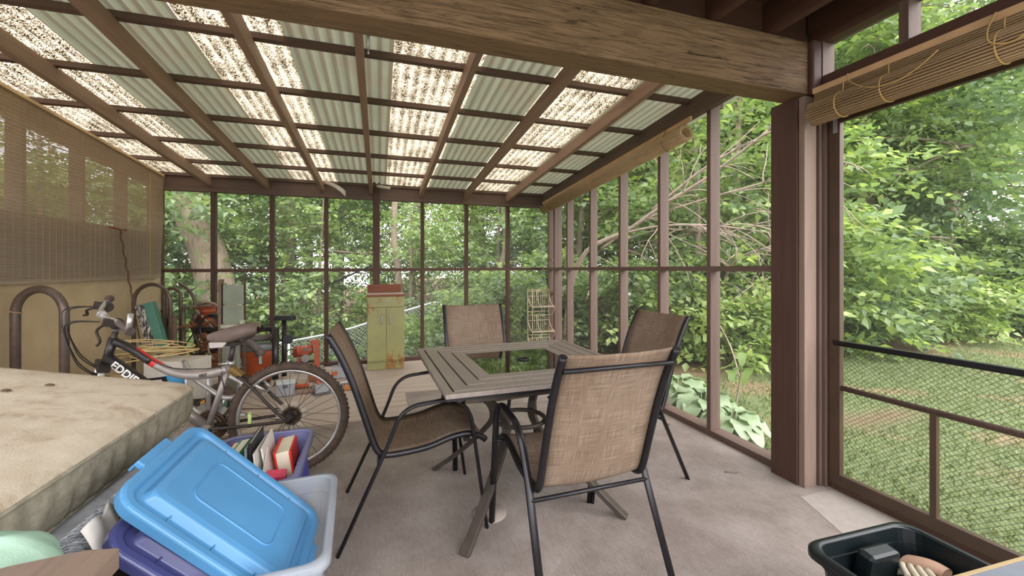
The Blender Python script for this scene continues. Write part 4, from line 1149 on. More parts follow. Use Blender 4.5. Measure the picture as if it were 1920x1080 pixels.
def wheel(name, loc, rz, par, cassette=False):
    w = bpy.data.objects.new(name, None); w.empty_display_size = .1; COL.objects.link(w); w.parent = par
    if isinstance(loc, Matrix): w.matrix_basis = loc
    else: w.location = loc; w.rotation_euler = (0,0,rz)
    mb = MB(); R = 0.303; n = 72
    mb.ring((0,0,0), R, 0.0235, (0,1,0), 72, 12)
    for k in range(n):
        a = 2*PI*k/n; c = Vector((math.cos(a),0,math.sin(a))); t = Vector((-math.sin(a),0,math.cos(a)))
        Rm = Matrix((t, Vector((0,1,0)), c)).transposed()
        for yy in ((-0.009,0.009) if k % 2 else (0.0,)): mb.obox(c*(R+0.0225) + Vector((0,yy,0)), (0.014,0.014,0.008), Rm)
        if k % 2 == 0:
            for s in (-1,1): mb.obox(c*(R+0.016) + Vector((0,s*0.018,0)), (0.012,0.009,0.012), Rm)
    mb.build('tyre', M_tyre, w)
    mb = MB(); mb.lathe([(0.283,-0.012),(0.270,-0.010),(0.266,0),(0.270,0.010),(0.283,0.012),(0.286,0.0),(0.283,-0.012)], 64, (0,0,0), (0,1,0), caps=False); mb.build('rim', M_alu, w)
    mb = MB()
    for k in range(32):
        s = 1 if k % 2 else -1; a = 2*PI*k/32; b = a + (0.75 if (k//2) % 2 else -0.75)
        mb.tube([(0.022*math.cos(b), s*0.028, 0.022*math.sin(b)), (0.268*math.cos(a), s*0.003, 0.268*math.sin(a))], 0.0013, 4, caps=False)
    mb.build('spokes', M_dark, w)
    mb = MB(); mb.lathe([(0.008,-0.07),(0.012,-0.065),(0.012,-0.034),(0.025,-0.03),(0.025,-0.026),(0.016,-0.022),(0.016,0.022),(0.025,0.026),(0.025,0.03),(0.012,0.034),(0.012,0.065),(0.008,0.07)], 16, (0,0,0), (0,1,0)); mb.build('hub', M_dark, w)
    mb = MB(); mb.box(0.205,0.222,-0.006,0.006,-0.045,0.045); mb.build('spoke_reflector', plain('yellow green reflector', srgb(196,214,140), 0.3), w)
    if cassette:
        mb = MB()
        for i, rr in enumerate((0.058,0.051,0.045,0.039,0.033,0.027)): mb.lathe([(rr,0),(rr,0.002)], 28, (0,0,0), (0,1,0)) if False else mb.ring((0,-0.034-0.0045*i,0), rr*0.86, rr*0.14, (0,1,0), 30, 6)
        mb.build('cassette', M_chain, w)
        mb = MB(); mb.lathe([(0.0,0.0),(0.088,0.0),(0.088,0.002),(0.0,0.002)][1:3] and [(0.05,0.0),(0.088,0.0),(0.088,0.003),(0.05,0.003),(0.05,0.0)], 36, (0,-0.030,0), (0,1,0), caps=False); mb.build('spoke_guard', m_screen('clear spoke guard', 0.35, srgb(200,190,176)), w)
    return w
wheel('rear_wheel', (0,0,0.328), 0, BK, True)
BBp = Vector((0.427,0,0.303)); ST = Vector((0.318,0,0.655)); HT = Vector((0.878,0,0.832)); HB = Vector((0.918,0,0.680))
mb = MB(); mb.tube([BBp + Vector((0,-.034,0)), BBp + Vector((0,.034,0))], 0.024, 14); mb.tube([BBp, ST], 0.0165, 12); mb.build('seat_tube', M_silver, BK)
mb = MB(); mb.tube([HT, HB], 0.021, 14); mb.build('head_tube', M_frblack, BK)
tt = smoothpath([HT + Vector((-.005,0,-.022)), (0.80,0,0.770), (0.70,0,0.690), (0.60,0,0.628), (0.50,0,0.605), (0.40,0,0.612), (0.325,0,0.630)], 5)
k1 = 10; k2 = 15
mb = MB(); mb.tube(tt[:k1+1], 0.0215, 12); mb.build('top_tube_front', M_frblack, BK)
mb = MB(); mb.tube(tt[k1-4:k1+4], 0.0222, 12, flat=0.9); mb.build('decal', M_red, BK)
mb = MB(); mb.tube(tt[k1+1:], [lerp(0.0215,0.025,min(1,i/8)) for i in range(len(tt)-k1-1)], 12); mb.build('top_tube', M_silver, BK)
DTa = HB + Vector((-.006,0,.050)); DTb = BBp + Vector((0.015,0,0.012)); DTm = DTa.lerp(DTb, 0.56); DTr = DTa.lerp(DTb, 0.64)
mb = MB(); mb.tube([DTa, DTm], 0.0265, 14); mb.build('down_tube_front', M_frblack, BK)
mb = MB(); mb.tube([DTm, DTr], 0.0272, 14); mb.build('decal', M_red, BK)
mb = MB(); mb.tube([DTr, DTb], 0.0265, 14); mb.build('down_tube', M_silver, BK)
def lettering(txt, origin, xdir, updir, size, depth, par, name='lettering', mat=None, bold=True):
    cu = bpy.data.curves.new(name, 'FONT'); cu.body = txt; cu.size = size; cu.extrude = depth; cu.offset = 0.012*size*2 if bold else 0
    o = bpy.data.objects.new(name, cu); COL.objects.link(o)
    x = Vector(xdir).normalized(); z0 = Vector(updir); z = (x.cross(z0)).normalized(); y = z.cross(x)
    M = Matrix((x, y, z)).transposed().to_4x4(); M.translation = Vector(origin)
    dg = bpy.context.evaluated_depsgraph_get(); me = bpy.data.meshes.new_from_object(o.evaluated_get(dg))
    bpy.data.objects.remove(o)
    ob = bpy.data.objects.new(name, me); COL.objects.link(ob); ob.parent = par; ob.matrix_basis = M
    me.materials.clear(); me.materials.append(mat or M_white); return ob
# viewer stands on the rider's left, so text reads from the head tube backwards; it faces +y
dd = (DTb - DTa).normalized(); upv = Vector((0,0,1)) - dd*dd.z
p0 = DTa + dd*0.055 + Vector((0,0.0262,0)) - upv.normalized()*0.017
lettering('EDDIE BAUER', p0, dd, upv, 0.055, 0.0012, BK)
a_, b_ = tt[22], tt[26]; d3 = (b_-a_).normalized()
lettering('EBT', a_ + Vector((0,0.0252,-0.008)), d3, Vector((0,0,1)) - d3*d3.z, 0.024, 0.001, BK, mat=M_frblack)
# stays, shock, brake
for s in (-1, 1):
    mb = MB(); mb.tube(smoothpath([BBp + Vector((-.02,s*.03,.0)), (0.28,s*.05,.312), (0.12,s*.064,.322), (0,s*.066,.328)], 4), 0.0095, 8); mb.build('chain_stay', M_dark, BK)
    mb = MB(); mb.tube(smoothpath([(0.27,s*.020,.590), (0.19,s*.050,.535), (0.08,s*.062,.410), (0,s*.066,.332)], 4), 0.009, 8); mb.build('seat_stay', M_dark, BK)
    mb = MB(); mb.tube([(0.165,s*.052,.545),(0.115,s*.040,.500)], 0.008, 8); mb.obox((0.125,s*.020,.490),(0.045,0.012,0.012), Euler((0,0.7,0)).to_matrix()); mb.build('brake_arm', M_alu, BK)
mb = MB(); mb.tube([(0.315,0,.640),(0.262,0,.592)], 0.012, 10)
for i in range(9): mb.ring(Vector((0.305,0,.630)).lerp(Vector((0.258,0,.588)), i/8), 0.0215, 0.0038, (0.75,0,0.66), 18, 6)
mb.build('shock_spring', plain('bronze spring', srgb(150,120,70), 0.4, 0.6), BK)
# seat post and saddle
mb = MB(); mb.tube([ST, (0.298,0,0.770)], 0.0135, 10); mb.build('seat_post', M_dark, BK)
mb = MB(); mb.lathe([(0.021,-.014),(0.023,0),(0.021,.014)], 14, ST + Vector((-.004,0,.01)), (-.3,0,.95)); mb.tube([(0.33,0.02,.668),(0.35,.05,.672),(0.30,.06,.676)], 0.006, 6); mb.build('seat_clamp', M_alu, BK)
mb = MB()
def sad(u, v):
    t = v; a = u*2*PI
    x = lerp(0.425, 0.160, t); w = lerp(0.034, 0.110, sm(0.15, 0.8, t))*(math.sin(PI*min(1,max(0,0.06+t*0.90)))**0.35)
    zc = lerp(0.815, 0.856, sm(0.15, 1.0, t)); hh = lerp(0.042, 0.058, t)*(math.sin(PI*min(1,max(0,0.05+t*0.92)))**0.4)
    dip = -0.018*math.exp(-((math.cos(a))/0.25)**2)*sm(0.35,0.9,t) if math.sin(a) > 0 else 0
    return Vector((x, w*math.copysign(abs(math.cos(a))**0.8, math.cos(a)), zc + hh*math.copysign(abs(math.sin(a))**0.65, math.sin(a))*(1.0 if math.sin(a) > 0 else 0.85) + dip))
mb.grid(sad, 28, 22)
mb.build('saddle', plain('dusty saddle', srgb(100,84,76), 0.6, 0, 0.15, 12), BK)
mb = MB()
for s in (-1,1): mb.tube([(0.40,s*.018,.785),(0.34,s*.022,.772),(0.27,s*.024,.778),(0.20,s*.04,.815)], 0.0045, 6)
mb.obox((0.297,0,.777),(0.05,0.045,0.022)); mb.build('saddle_rails', M_dark, BK)
mb = MB(); mb.prism([(0.0,0),(0.09,0.0),(0.085,-.03),(0.02,-.028)], (0.315,0.028,0.792), (1,0,0), (0,0,1), 0.03); mb.build('saddle_bumper', plain('grey bumper', srgb(176,166,160), 0.6), BK)
# crank, chainrings, chain
CRK = bpy.data.objects.new('crankset', None); COL.objects.link(CRK); CRK.parent = BK; CRK.location = BBp
mb = MB()
for i, rr in enumerate((0.088,0.072,0.055)):
    mb.lathe([(rr-.018,-.001),(rr,-.001),(rr,.001),(rr-.018,.001),(rr-.018,-.001)], 44, (0,-0.052+0.007*i,0), (0,1,0), caps=False)
    for k in range(44):
        a = 2*PI*k/44; mb.obox((rr*1.015*math.cos(a), -0.052+0.007*i, rr*1.015*math.sin(a)), (0.005,0.002,0.005), Euler((0,-a,0)).to_matrix())
for k in range(5):
    a = 2*PI*k/5+.3; mb.bar((0.01*math.cos(a),-.05,0.01*math.sin(a)),(0.075*math.cos(a),-.048,0.075*math.sin(a)),0.012,0.004,(0,1,0))
mb.build('chainring', M_chain, CRK)
ca_ = Vector((0.130,0,0.112))
mb = MB(); mb.tube([(0,-.075,0), ca_ + Vector((0,-.082,0))], 0.011, 8); mb.build('crank_arm', M_alu, CRK)
mb = MB(); mb.tube([(0,.055,0), -ca_ + Vector((0,.075,0))], 0.011, 8); mb.build('crank_arm', M_alu, CRK)
for s, c in ((-1, ca_), (1, -ca_)):
    mb = MB(); y = s*.125; mb.tube([c + Vector((0,s*.08,0)), c + Vector((0,s*.17,0))], 0.006, 6)
    mb.box(c.x-.045, c.x-.030, y-.04*1, y+.04, c.z-.012, c.z+.012); mb.box(c.x+.030, c.x+.045, y-.04, y+.04, c.z-.012, c.z+.012); mb.box(c.x-.045,c.x+.045,y-.042,y-.034,c.z-.01,c.z+.01); mb.box(c.x-.045,c.x+.045,y+.034,y+.042,c.z-.01,c.z+.01)
    pd = mb.build('pedal', M_dark, CRK)
    mb = MB(); mb.box(c.x-.047,c.x-.0455,y-.025,y+.025,c.z-.008,c.z+.008); mb.box(c.x+.0455,c.x+.047,y-.025,y+.025,c.z-.008,c.z+.008); mb.build('pedal_reflector', plain('amber reflector', srgb(232,160,60), 0.3), CRK)
mb = MB(); mb.tube([(0.427,-.045,.303+.088),(0.03,-.05,.328+.04)], 0.0042, 5); mb.tube([(0.427,-.045,.303-.088),(0.03,-.05,.328-.10)], 0.0042, 5); mb.build('chain', M_chain, BK)
mb = MB(); mb.bar((0.0,-.055,.318),(0.02,-.055,.24),0.016,0.008,(0,1,0)); mb.lathe([(0.02,-.004),(0.02,.004)], 14, (0.012,-.055,.268), (0,1,0)); mb.lathe([(0.02,-.004),(0.02,.004)], 14, (0.025,-.055,.225), (0,1,0)); mb.build('rear_derailleur', M_dark, BK)
mb = MB(); mb.obox((0.375,-.03,.395),(0.06,0.02,0.035), Euler((0,-.6,0)).to_matrix()); mb.tube([(0.355,-.02,.45),(0.37,-.03,.40)],0.008,6); mb.build('front_derailleur', M_alu, BK)
mb = MB(); mb.tube([(0.40,.035,.295),(0.33,.14,.012)], 0.008, 8); mb.obox((0.328,.142,.008),(0.03,.03,.012)); mb.build('kickstand', M_black, BK)
# front end, turned toward the rider's left
FE = bpy.data.objects.new('front_end', None); COL.objects.link(FE); FE.parent = BK
ax = (HB - HT).normalized(); FE.location = HB
STEER = math.radians(38)
FE.rotation_mode = 'QUATERNION'; FE.rotation_quaternion = Matrix.Rotation(STEER, 4, -ax).to_quaternion()
sv = -ax; fw = Vector((1,0,0)) - ax*ax.x; fw.normalize()
for s in (-1, 1):
    mb = MB(); a = fw*0.012 + Vector((0,s*.058,0)); 
    mb.tube([a + ax*(-.005), a + ax*.19], 0.017, 12); mb.build('fork_stanchion', M_alu, FE)
    mb = MB(); mb.tube([a + ax*.11, a + ax*.30, a + ax*.385 + fw*.03], [0.021,0.021,0.014], 12)
    for i in range(7): mb.ring(a + ax*(.055+.008*i), 0.0195, 0.004, ax, 16, 6)
    mb.build('fork_leg', M_dark, FE)
mb = MB(); mb.obox(fw*0.01, (0.05,0.15,0.03), Matrix((fw, Vector((0,1,0)), sv)).transposed()); mb.tube([sv*.0, sv*.235], 0.0135, 10); mb.build('fork_crown', M_dark, FE)
wheel('front_wheel', FE.matrix_basis @ Matrix.Translation(ax*.385 + fw*.035), 0, BK)
st0 = sv*.215; st1 = st0 + fw*.075 + sv*.065
mb = MB(); mb.tube([st0 - sv*.02, st0 + sv*.03], 0.019, 12); mb.tube([st0, st1], [0.019,0.017], 12); mb.tube([st1 + Vector((0,-.028,0)), st1 + Vector((0,.028,0))], 0.021, 12); mb.build('stem', M_alu, FE)
bc = st1; bk_ = -fw
def bp(y, back, up): return bc + Vector((0,y,0)) + bk_*(back + max(y,0)*0.12) + sv*(up - max(y,0)*0.16)
for s in (-1, 1):
    mb = MB(); mb.tube(smoothpath([bp(0,0,0), bp(s*.07,0.0,0.004), bp(s*.15,.02,.028), bp(s*.285,.05,.032)], 5), 0.0118, 10); mb.build('handlebar', M_alu, FE)
    g0, g1 = bp(s*.175,.027,.029), bp(s*.285,.05,.032)
    mb = MB(); G = [g0.lerp(g1, i/16) for i in range(17)]; mb.tube(G, [0.0175 if i % 2 else 0.0150 for i in range(17)], 12); mb.lathe([(0.0,-.004),(0.022,-.004),(0.022,.004),(0.0,.004)][1:3], 14, g1, (g1-g0)); mb.build('grip', M_rubber, FE)
    mb = MB(); q = bp(s*.272,.047,.032); mb.tube([q - sv*.012, q + fw*.012 + sv*.085], 0.0125, 10)
    if s > 0: mb.build('bar_end', M_alu, FE)
    mb = MB(); c = bp(s*.145,.02,.026); mb.obox(c - sv*.012 + fw*.018, (.05,.045,.035), Matrix((fw, Vector((0,1,0)), sv)).transposed()); mb.lathe([(0.03,-.008),(0.03,.008)], 18, c - sv*.015 + bk_*.01, (0,1,0)); mb.build('shifter', M_dark, FE)
    mb = MB(); mb.tube(smoothpath([c + fw*.03 - sv*.02, c + fw*.06 - sv*.05 + Vector((0,s*.03,0)), c + fw*.045 - sv*.085 + Vector((0,s*.09,0)), c + fw*.055 - sv*.10 + Vector((0,s*.125,0))], 4), 0.0065, 6); mb.build('brake_lever', M_dark, FE)
for i, (s, q) in enumerate(((1,.10),(-1,.08),(1,.13),(-1,.12))):
    mb = MB(); c = bp(s*.13,.0,.01)
    mb.tube(smoothpath([c + fw*.03, c + fw*(.09+q*.4) - sv*.04 + Vector((0,-s*.05,0)), fw*.12 + sv*(.08 - .02*i) + Vector((0,s*.03,0)), fw*.03 - sv*.02*i + Vector((0,s*.028,0))], 8), 0.003, 5); mb.build('cable', M_frblack, FE)
mb = MB(); mb.tube(smoothpath([(0.86,.026,.80),(0.78,.03,.775),(0.62,.012,.662),(0.45,.01,.640),(0.36,.015,.645),(0.345,.03,.59),(0.33,.025,.52)], 6), 0.003, 5); mb.build('cable', M_frblack, BK)
# ------------------------------------------------------------ near left pile
def tote(name, cx, cy, rz, w, l, h, taper, mat, label, rim=0.016, group=None, z0=0.0, lip=True, cat='tote', th=0.0025):
    """open storage box; w along local x, l along local y"""
    e = empty(name, (cx, cy, z0), label, cat, group, rz)
    mb = MB(); K = 6
    def ringpts(k, off=0): return roundrect(w - 2*taper*(1-k) + 2*off, l - 2*taper*(1-k) + 2*off, 0.05, 5)
    lv = [(0.0,-0.012),(0.0,0.0),(0.02,0.0),(0.5,0),(0.86,0),(0.86,0.004),(1.0,0.005)]
    n = 24; V_ = []
    for (k, o) in lv:
        for p in ringpts(k, o): V_.append((p[0], p[1], k*h + (0.004 if k else 0)))
    F_ = []
    for i in range(len(lv)-1):
        for j in range(n): F_.append((i*n+j, i*n+(j+1)%n, (i+1)*n+(j+1)%n, (i+1)*n+j))
    F_.append(list(range(n))[::-1])
    mb.add(V_, F_, False)
    mb.build('shell', mat, e, solid=th)
    mb = MB(); R = ringpts(1.0, rim*0.6)
    prof = [(-rim*0.6,h-.001),(-rim*.2,h+.005),(rim*.5,h+.004),(rim*.8,h-.004),(rim*.8,h-.022)]
    V_ = []; F_ = []
    for (o, z) in prof:
        for p in ringpts(1.0, o + rim*0.4): V_.append((p[0], p[1], z))
    for i in range(len(prof)-1):
        for j in range(n): F_.append((i*n+j, i*n+(j+1)%n, (i+1)*n+(j+1)%n, (i+1)*n+j))
    mb.add(V_, F_, True); mb.build('rim', mat, e, solid=0.002)
    return e
def m_plastic(name, col, rough=0.35, trans=0.0):
    m, nt, b = newmat(name)
    f = noise(nt, coords(nt), 5, 4)
    c = ramp(nt, f, [(0.3, mixs(col, 0.92)), (0.7, mixs(col, 1.06))])
    nt.links.new(c, b.inputs['Base Color']); b.inputs['Roughness'].default_value = rough
    if trans:
        out = nt.nodes['Material Output']; tp = N(nt, 'ShaderNodeBsdfTransparent'); tl = N(nt, 'ShaderNodeBsdfTranslucent'); nt.links.new(c, tl.inputs['Color'])
        m1 = N(nt, 'ShaderNodeMixShader'); m1.inputs[0].default_value = 0.5; nt.links.new(b.outputs[0], m1.inputs[1]); nt.links.new(tl.outputs[0], m1.inputs[2])
        m2 = N(nt, 'ShaderNodeMixShader'); m2.inputs[0].default_value = trans; nt.links.new(m1.outputs[0], m2.inputs[1]); nt.links.new(tp.outputs[0], m2.inputs[2])
        nt.links.new(m2.outputs[0], out.inputs['Surface'])
    return m
M_clear = m_plastic('cloudy clear plastic', srgb(206,212,220), 0.25, 0.58)
M_purple = m_plastic('grey violet plastic', srgb(116,118,160), 0.35)
M_blue = m_plastic('bright blue plastic', srgb(80,140,188), 0.4)
M_violet = m_plastic('deep violet blue plastic', srgb(70,74,124), 0.35)
M_gtote = m_plastic('very dark green plastic', srgb(16,24,27), 0.35)
CB = tote('clear_bin', -0.360, 1.455, math.radians(3), 0.40, 0.50, 0.415, 0.03, M_clear, 'cloudy clear plastic bin with the blue lid leaning in it')
PB = tote('violet_tote', -0.515, 2.075, math.radians(1), 0.36, 0.53, 0.375, 0.03, M_purple, 'grey violet tote of books in front of the bicycle wheel')
mb = MB(); mb.obox((-.33,1.60,.30),(0.10,0.06,0.004), Euler((0.3,0.2,0.5)).to_matrix())
tag(mb.build('envelope', M_white), 'white paper lying inside the clear bin', 'paper')

def lid(name, A, B, Dp, mat, label, handle=True):
    A, B, Dp = Vector(A), Vector(B), Vector(Dp)
    u = (B-A); L = u.length; u.normalize(); v = (Dp-A); v = (v - u*v.dot(u)); W = v.length; v.normalize(); n = v.cross(u)
    if n.z < 0: n = -n
    e = empty(name, (A+B)*0.5 + v*W*0.5, label, 'lid', 'storage lids')
    c = e.location
    ex = Matrix((u, n.cross(u), n)).transposed()
    mb = MB(); N_ = 24
    prof = [(0.0,-0.030),(0.004,-0.004),(-0.004,0.0),(-0.022,0.0),(-0.030,-0.010),(-0.046,-0.010),(-0.058,0.010),(-0.075,0.013)]
    V_ = []; F_ = []
    for (o, z) in prof:
        for p in roundrect(L+2*o, W+2*o, max(0.02,0.06+o), 5): V_.append(ex @ Vector((p[0],p[1],z)) + c)
    for i in range(len(prof)-1):
        for j in range(N_): F_.append((i*N_+j, i*N_+(j+1)%N_, (i+1)*N_+(j+1)%N_, (i+1)*N_+j))
    F_.append([(len(prof)-1)*N_+j for j in range(N_)])
    mb.add(V_, F_, False); mb.build('panel', mat, e, True, bevel=0.004, solid=0.003)
    mb = MB(); P = [ex @ Vector((p[0],p[1],0.0145)) + c for p in roundrect(L*0.50, W*0.42, 0.03, 5)]
    mb.tube(P, 0.0035, 6, closed=True); mb.build('raised_border', mat, e, True)
    if handle:
        for s in (-1, 1):
            mb = MB(); cc = ex @ Vector((s*(L/2+0.012), 0, -0.014)) + c; mb.obox(cc, (0.03, 0.14, 0.018), ex); mb.obox(ex @ Vector((s*(L/2+0.024), 0, -0.030)) + c, (0.008,0.13,0.03), ex); mb.build('latch', mat, e, True, bevel=0.004)
    mb = MB()
    for s in (-1, 1):
        for t in (-.25, 0, .25): mb.obox(ex @ Vector((t*L, s*(W/2-0.038), -0.006)) + c, (0.004,0.022,0.008), ex)
    mb.build('rib', mat, e, True)
    return e
LA, LB, LD = Vector((-.588,1.650,.690)), Vector((-.205,1.655,.305)), Vector((-.603,1.235,.655))
lid('storage_lid', LA, LB, LD, M_blue, 'large bright blue storage lid tilted over the clear bin')
nrm = (LD-LA).cross(LB-LA).normalized(); nrm = nrm if nrm.z > 0 else -nrm
off = -nrm*0.050 + (LB-LA).normalized()*0.055
lid('storage_lid', LA+off+Vector((-.01,-.03,-.012)), LB+off+Vector((-.012,-.03,-.0)), LD+off+Vector((-.01,-.03,-.02)), M_violet, 'deep violet storage lid underneath the bright blue lid')

# what is in the violet tote
def book(c, size, rot, cover, label, page=None, cat='book', name='book'):
    R = Euler(rot).to_matrix(); e = empty(name, c, label, cat, 'books and papers in the violet tote', 0, rot)
    w, d, h = size
    mb = MB(); mb.obox((-w/2+.0012,0,0),(.0024,d,h)); mb.obox((w/2-.0012,0,0),(.0024,d,h)); mb.obox((0,-d/2+.001,0),(w,.002,h)); mb.build('cover', cover, e)
    mb = MB(); mb.obox((0,.002,-.001),(w-.006,d-.006,h-.008)); mb.build('pages', page or M_white, e)
    return e
M_cvred = plain('red cover', srgb(206,48,36), 0.4); M_cvgreen = plain('green cover', srgb(74,160,72), 0.4, var=0.3, vscale=25, dirt=(srgb(236,176,80), 22, 0.6))
M_cvpink = plain('pink cover', srgb(222,74,108), 0.45, var=0.2, vscale=40); M_cvblue = plain('blue cover', srgb(44,60,170), 0.4)
def boxthing(name, label, cat, parts, group='books and papers in the violet tote'):
    e = empty(name, parts[0][1], label, cat, group)
    for nm, c, s, rot, m in parts:
        mb = MB(); mb.obox(c, s, Euler(rot).to_matrix()); mb.build(nm, m, e, True, bevel=0.003)
    return e
t1 = (0.0,-0.16,0.05)
M_cream = plain('cream tin', srgb(226,218,196), 0.35)
boxthing('tin_box', 'cream and red upright box by the right side of the violet tote', 'box', [
    ('tin', (-.405,2.165,.275), (0.055,0.19,0.22), t1, M_cream), ('red_edge', (-.4365,2.165,.277), (0.010,0.196,0.226), t1, M_cvred), ('red_edge', (-.373,2.163,.273), (0.010,0.196,0.226), t1, M_cvred)])
e = bpy.data.objects['tin_box']; lettering('BCI', (-.405,2.13,.3868), (1,0.05,0.05), (0,1,0.1), 0.022, 0.0008, e, mat=M_frblack)
boxthing('small_box', 'small pink patterned box in front of the cream and red box', 'box', [('carton', (-.425,1.985,.285), (0.075,0.05,0.11), (0.25,0.1,0.1), M_cvpink), ('yellow_badge', (-.428,1.959,.291), (0.03,0.002,0.035), (0.25,0.1,0.1), plain('yellow badge', srgb(232,206,70), 0.5))])
for i, (c, s, r, m, lab) in enumerate([((-.478,2.15,.31),(.006,.21,.24),(0.05,-.14,.02),M_white,'tallest white envelope leaning by the cream and red box'),
        ((-.500,2.11,.30),(.005,.22,.24),(0,-.10,.0),M_white,'white folder between the envelopes in the violet tote'),
        ((-.455,2.06,.285),(.004,.16,.20),(0.3,-.22,.05),M_white,'small white envelope nearest the pink box')]):
    mb = MB(); mb.obox((0,0,0), s); o = mb.build('envelope', m, base=False); o.location = c; o.rotation_euler = r; tag(o, lab, 'envelope', 'books and papers in the violet tote')
book((-.532,2.14,.305), (.014,.22,.30), (0,-.03,.03), plain('black cover', srgb(52,50,52), 0.4), 'thin dark binder sticking up out of the violet tote', name='binder', cat='binder')
book((-.552,2.16,.295), (.012,.23,.27), (0,-.02,.02), plain('grey cover', srgb(150,158,166), 0.4), 'grey folder standing behind the thin dark binder', name='folder', cat='folder')
book((-.588,2.12,.290), (.04,.24,.23), (0.0,-.12,.0), M_cvgreen, 'thick green patterned book in the left half of the violet tote')
book((-.640,2.18,.265), (.028,.22,.22), (0.0,-.10,.02), M_cvred, 'red book against the left side of the violet tote')
book((-.352,2.20,.20), (.02,.18,.22), (0.0,-.08,.0), M_cvblue, 'blue book along the right side of the violet tote')

# mattress, fluffy rug, cloth bag
def m_fabric(name, c1, c2, stain=None, sc=12, b_=0.5):
    m, nt, b = newmat(name); v = coords(nt)
    f = noise(nt, v, sc, 6, 0.65)
    c = ramp(nt, f, [(0.3, c2), (0.7, c1)])
    if stain is not None:
        g = noise(nt, v, 7, 6, 0.7, 0.4); k = ramp(nt, g, [(0.50, (0,0,0,1)), (0.74, (0.85,0.85,0.85,1))])
        c = mixc(nt, k, c, stain)
    nt.links.new(c, b.inputs['Base Color']); b.inputs['Roughness'].default_value = 0.95; b.inputs['Specular IOR Level'].default_value = 0.1
    nt.links.new(bump(nt, noise(nt, v, 220, 3), b_, 0.003), b.inputs['Normal'])
    return m
M_mattop = m_fabric('stained cream ticking', srgb(206,194,176), srgb(188,174,154), srgb(142,116,92))
M_matside = m_fabric('grey cream mattress border', srgb(166,160,142), srgb(128,122,106), None, 30)
TM = math.radians(10.5)
MT = empty('crib_mattress', (-0.805, 1.49, 0.553), 'stained cream mattress with a grey border lying tilted on the pile', 'mattress', None, 0, (0, TM, 0))
w_, l_, h_ = 1.15, 1.30, 0.150
mb = MB(); R = roundrect(w_, l_, 0.07, 6, -w_/2+0.02, 0.0); n = len(R)
cx_, cy_ = -w_/2+0.02, 0.0
def sc(p, f): return (cx_ + (p[0]-cx_)*f[0], cy_ + (p[1]-cy_)*f[1])
lv = [(1.0,h_-.012),(0.995,h_),(0.97,h_+.010),(0.90,h_+.020),(0.7,h_+.026),(0.35,h_+.022),(0.05,h_+.024)]
V_ = []; F_ = []
for (f, z) in lv:
    for p in R:
        q = sc(p, (f, f)); V_.append((q[0], q[1], z + 0.008*mnoise.noise(Vector((q[0]*5, q[1]*5, 1)))*(1 if f < 0.99 else 0)))
for i in range(len(lv)-1):
    for j in range(n): F_.append((i*n+j, i*n+(j+1)%n, (i+1)*n+(j+1)%n, (i+1)*n+j))
F_.append([(len(lv)-1)*n+j for j in range(n)])
mb.add(V_, F_, True); mb.build('top_panel', M_mattop, MT)
mb = MB(); R2 = []
for j in range(len(R)):
    a = Vector(R[j]); b = Vector(R[(j+1)%len(R)]); k = max(1, int((b-a).length/0.022))
    R2 += [a.lerp(b, q/k) for q in range(k)]
n2 = len(R2); V_ = []; F_ = []
for i, z in enumerate([0.0, 0.03, 0.07, 0.10, h_-.010]):
    for j, p in enumerate(R2):
        d = Vector((p.x-cx_, p.y-cy_)); d.normalize(); pl = 0.006*math.sin(j*1.7 + 0.6*math.sin(j*.3))*math.sin(PI*min(1,(i+0.4)/4.4)) + 0.012*math.sin(PI*i/4)
        V_.append((p.x + d.x*pl, p.y + d.y*pl, z))
for i in range(4):
    for j in range(n2): F_.append((i*n2+j, i*n2+(j+1)%n2, (i+1)*n2+(j+1)%n2, (i+1)*n2+j))
F_.append(list(range(n2))[::-1])
mb.add(V_, F_, True); mb.build('border', M_matside, MT)
mb = MB(); mb.tube([(p[0], p[1], h_-.008) for p in R], 0.006, 6, closed=True); mb.tube([(p[0], p[1], 0.006) for p in R], 0.006, 6, closed=True); mb.build('piping', M_matside, MT)
M_tuft = plain('dark tuft mark', srgb(96,76,58), 0.8)
for (x, y) in ((-.42,.33),(-.36,.42),(-.62,.10)):
    mb = MB(); mb.lathe([(0.013,0),(0.009,.003),(0,.003)], 12, (x,y,h_+.026)); mb.build('tuft_mark', M_tuft, MT)

FR = empty('shaggy_rug', (-1.05, 1.42, 0.44), 'folded grey shaggy rug squeezed under the cream mattress', 'rug')
M_fur = plain('grey shag', srgb(196,200,208), 0.9, 0, 0.25, 14)
mb = MB()
def frug(u, v):
    a = v*2*PI; x = lerp(-1.55, -0.715, 0.5+0.5*math.cos(a)); z = 0.50 + 0.058*math.sin(a); y = lerp(0.86, 2.0, u)
    return Vector((x + 0.012*mnoise.noise(Vector((y*6, z*9, 0))), y, z))
mb.grid(frug, 30, 24); mb.build('backing', M_fur, FR, True)
r = np.random.default_rng(8); n = 9000
yy = r.uniform(0.87, 1.98, n); aa = r.uniform(-1.45, 1.25, n); xx = -0.725 + 0.02*(np.cos(aa)-1); zz = 0.50 + 0.056*np.sin(aa)
dd_ = unit(np.stack([0.9*np.cos(aa)+0.2, r.normal(size=n)*0.55-0.25, np.sin(aa)*0.6-0.45], 1)); nn_ = unit(r.normal(size=(n,3)))
Ls = r.uniform(0.02, 0.045, n)
o = bpy.data.objects.new('pile', leaf_mesh('pile', np.stack([xx,yy,zz],1) - np.array(FR.location), dd_, nn_, Ls, np.full(n, 0.0028), M_fur)); COL.objects.link(o); o.parent = FR; o['kind'] = 'stuff'
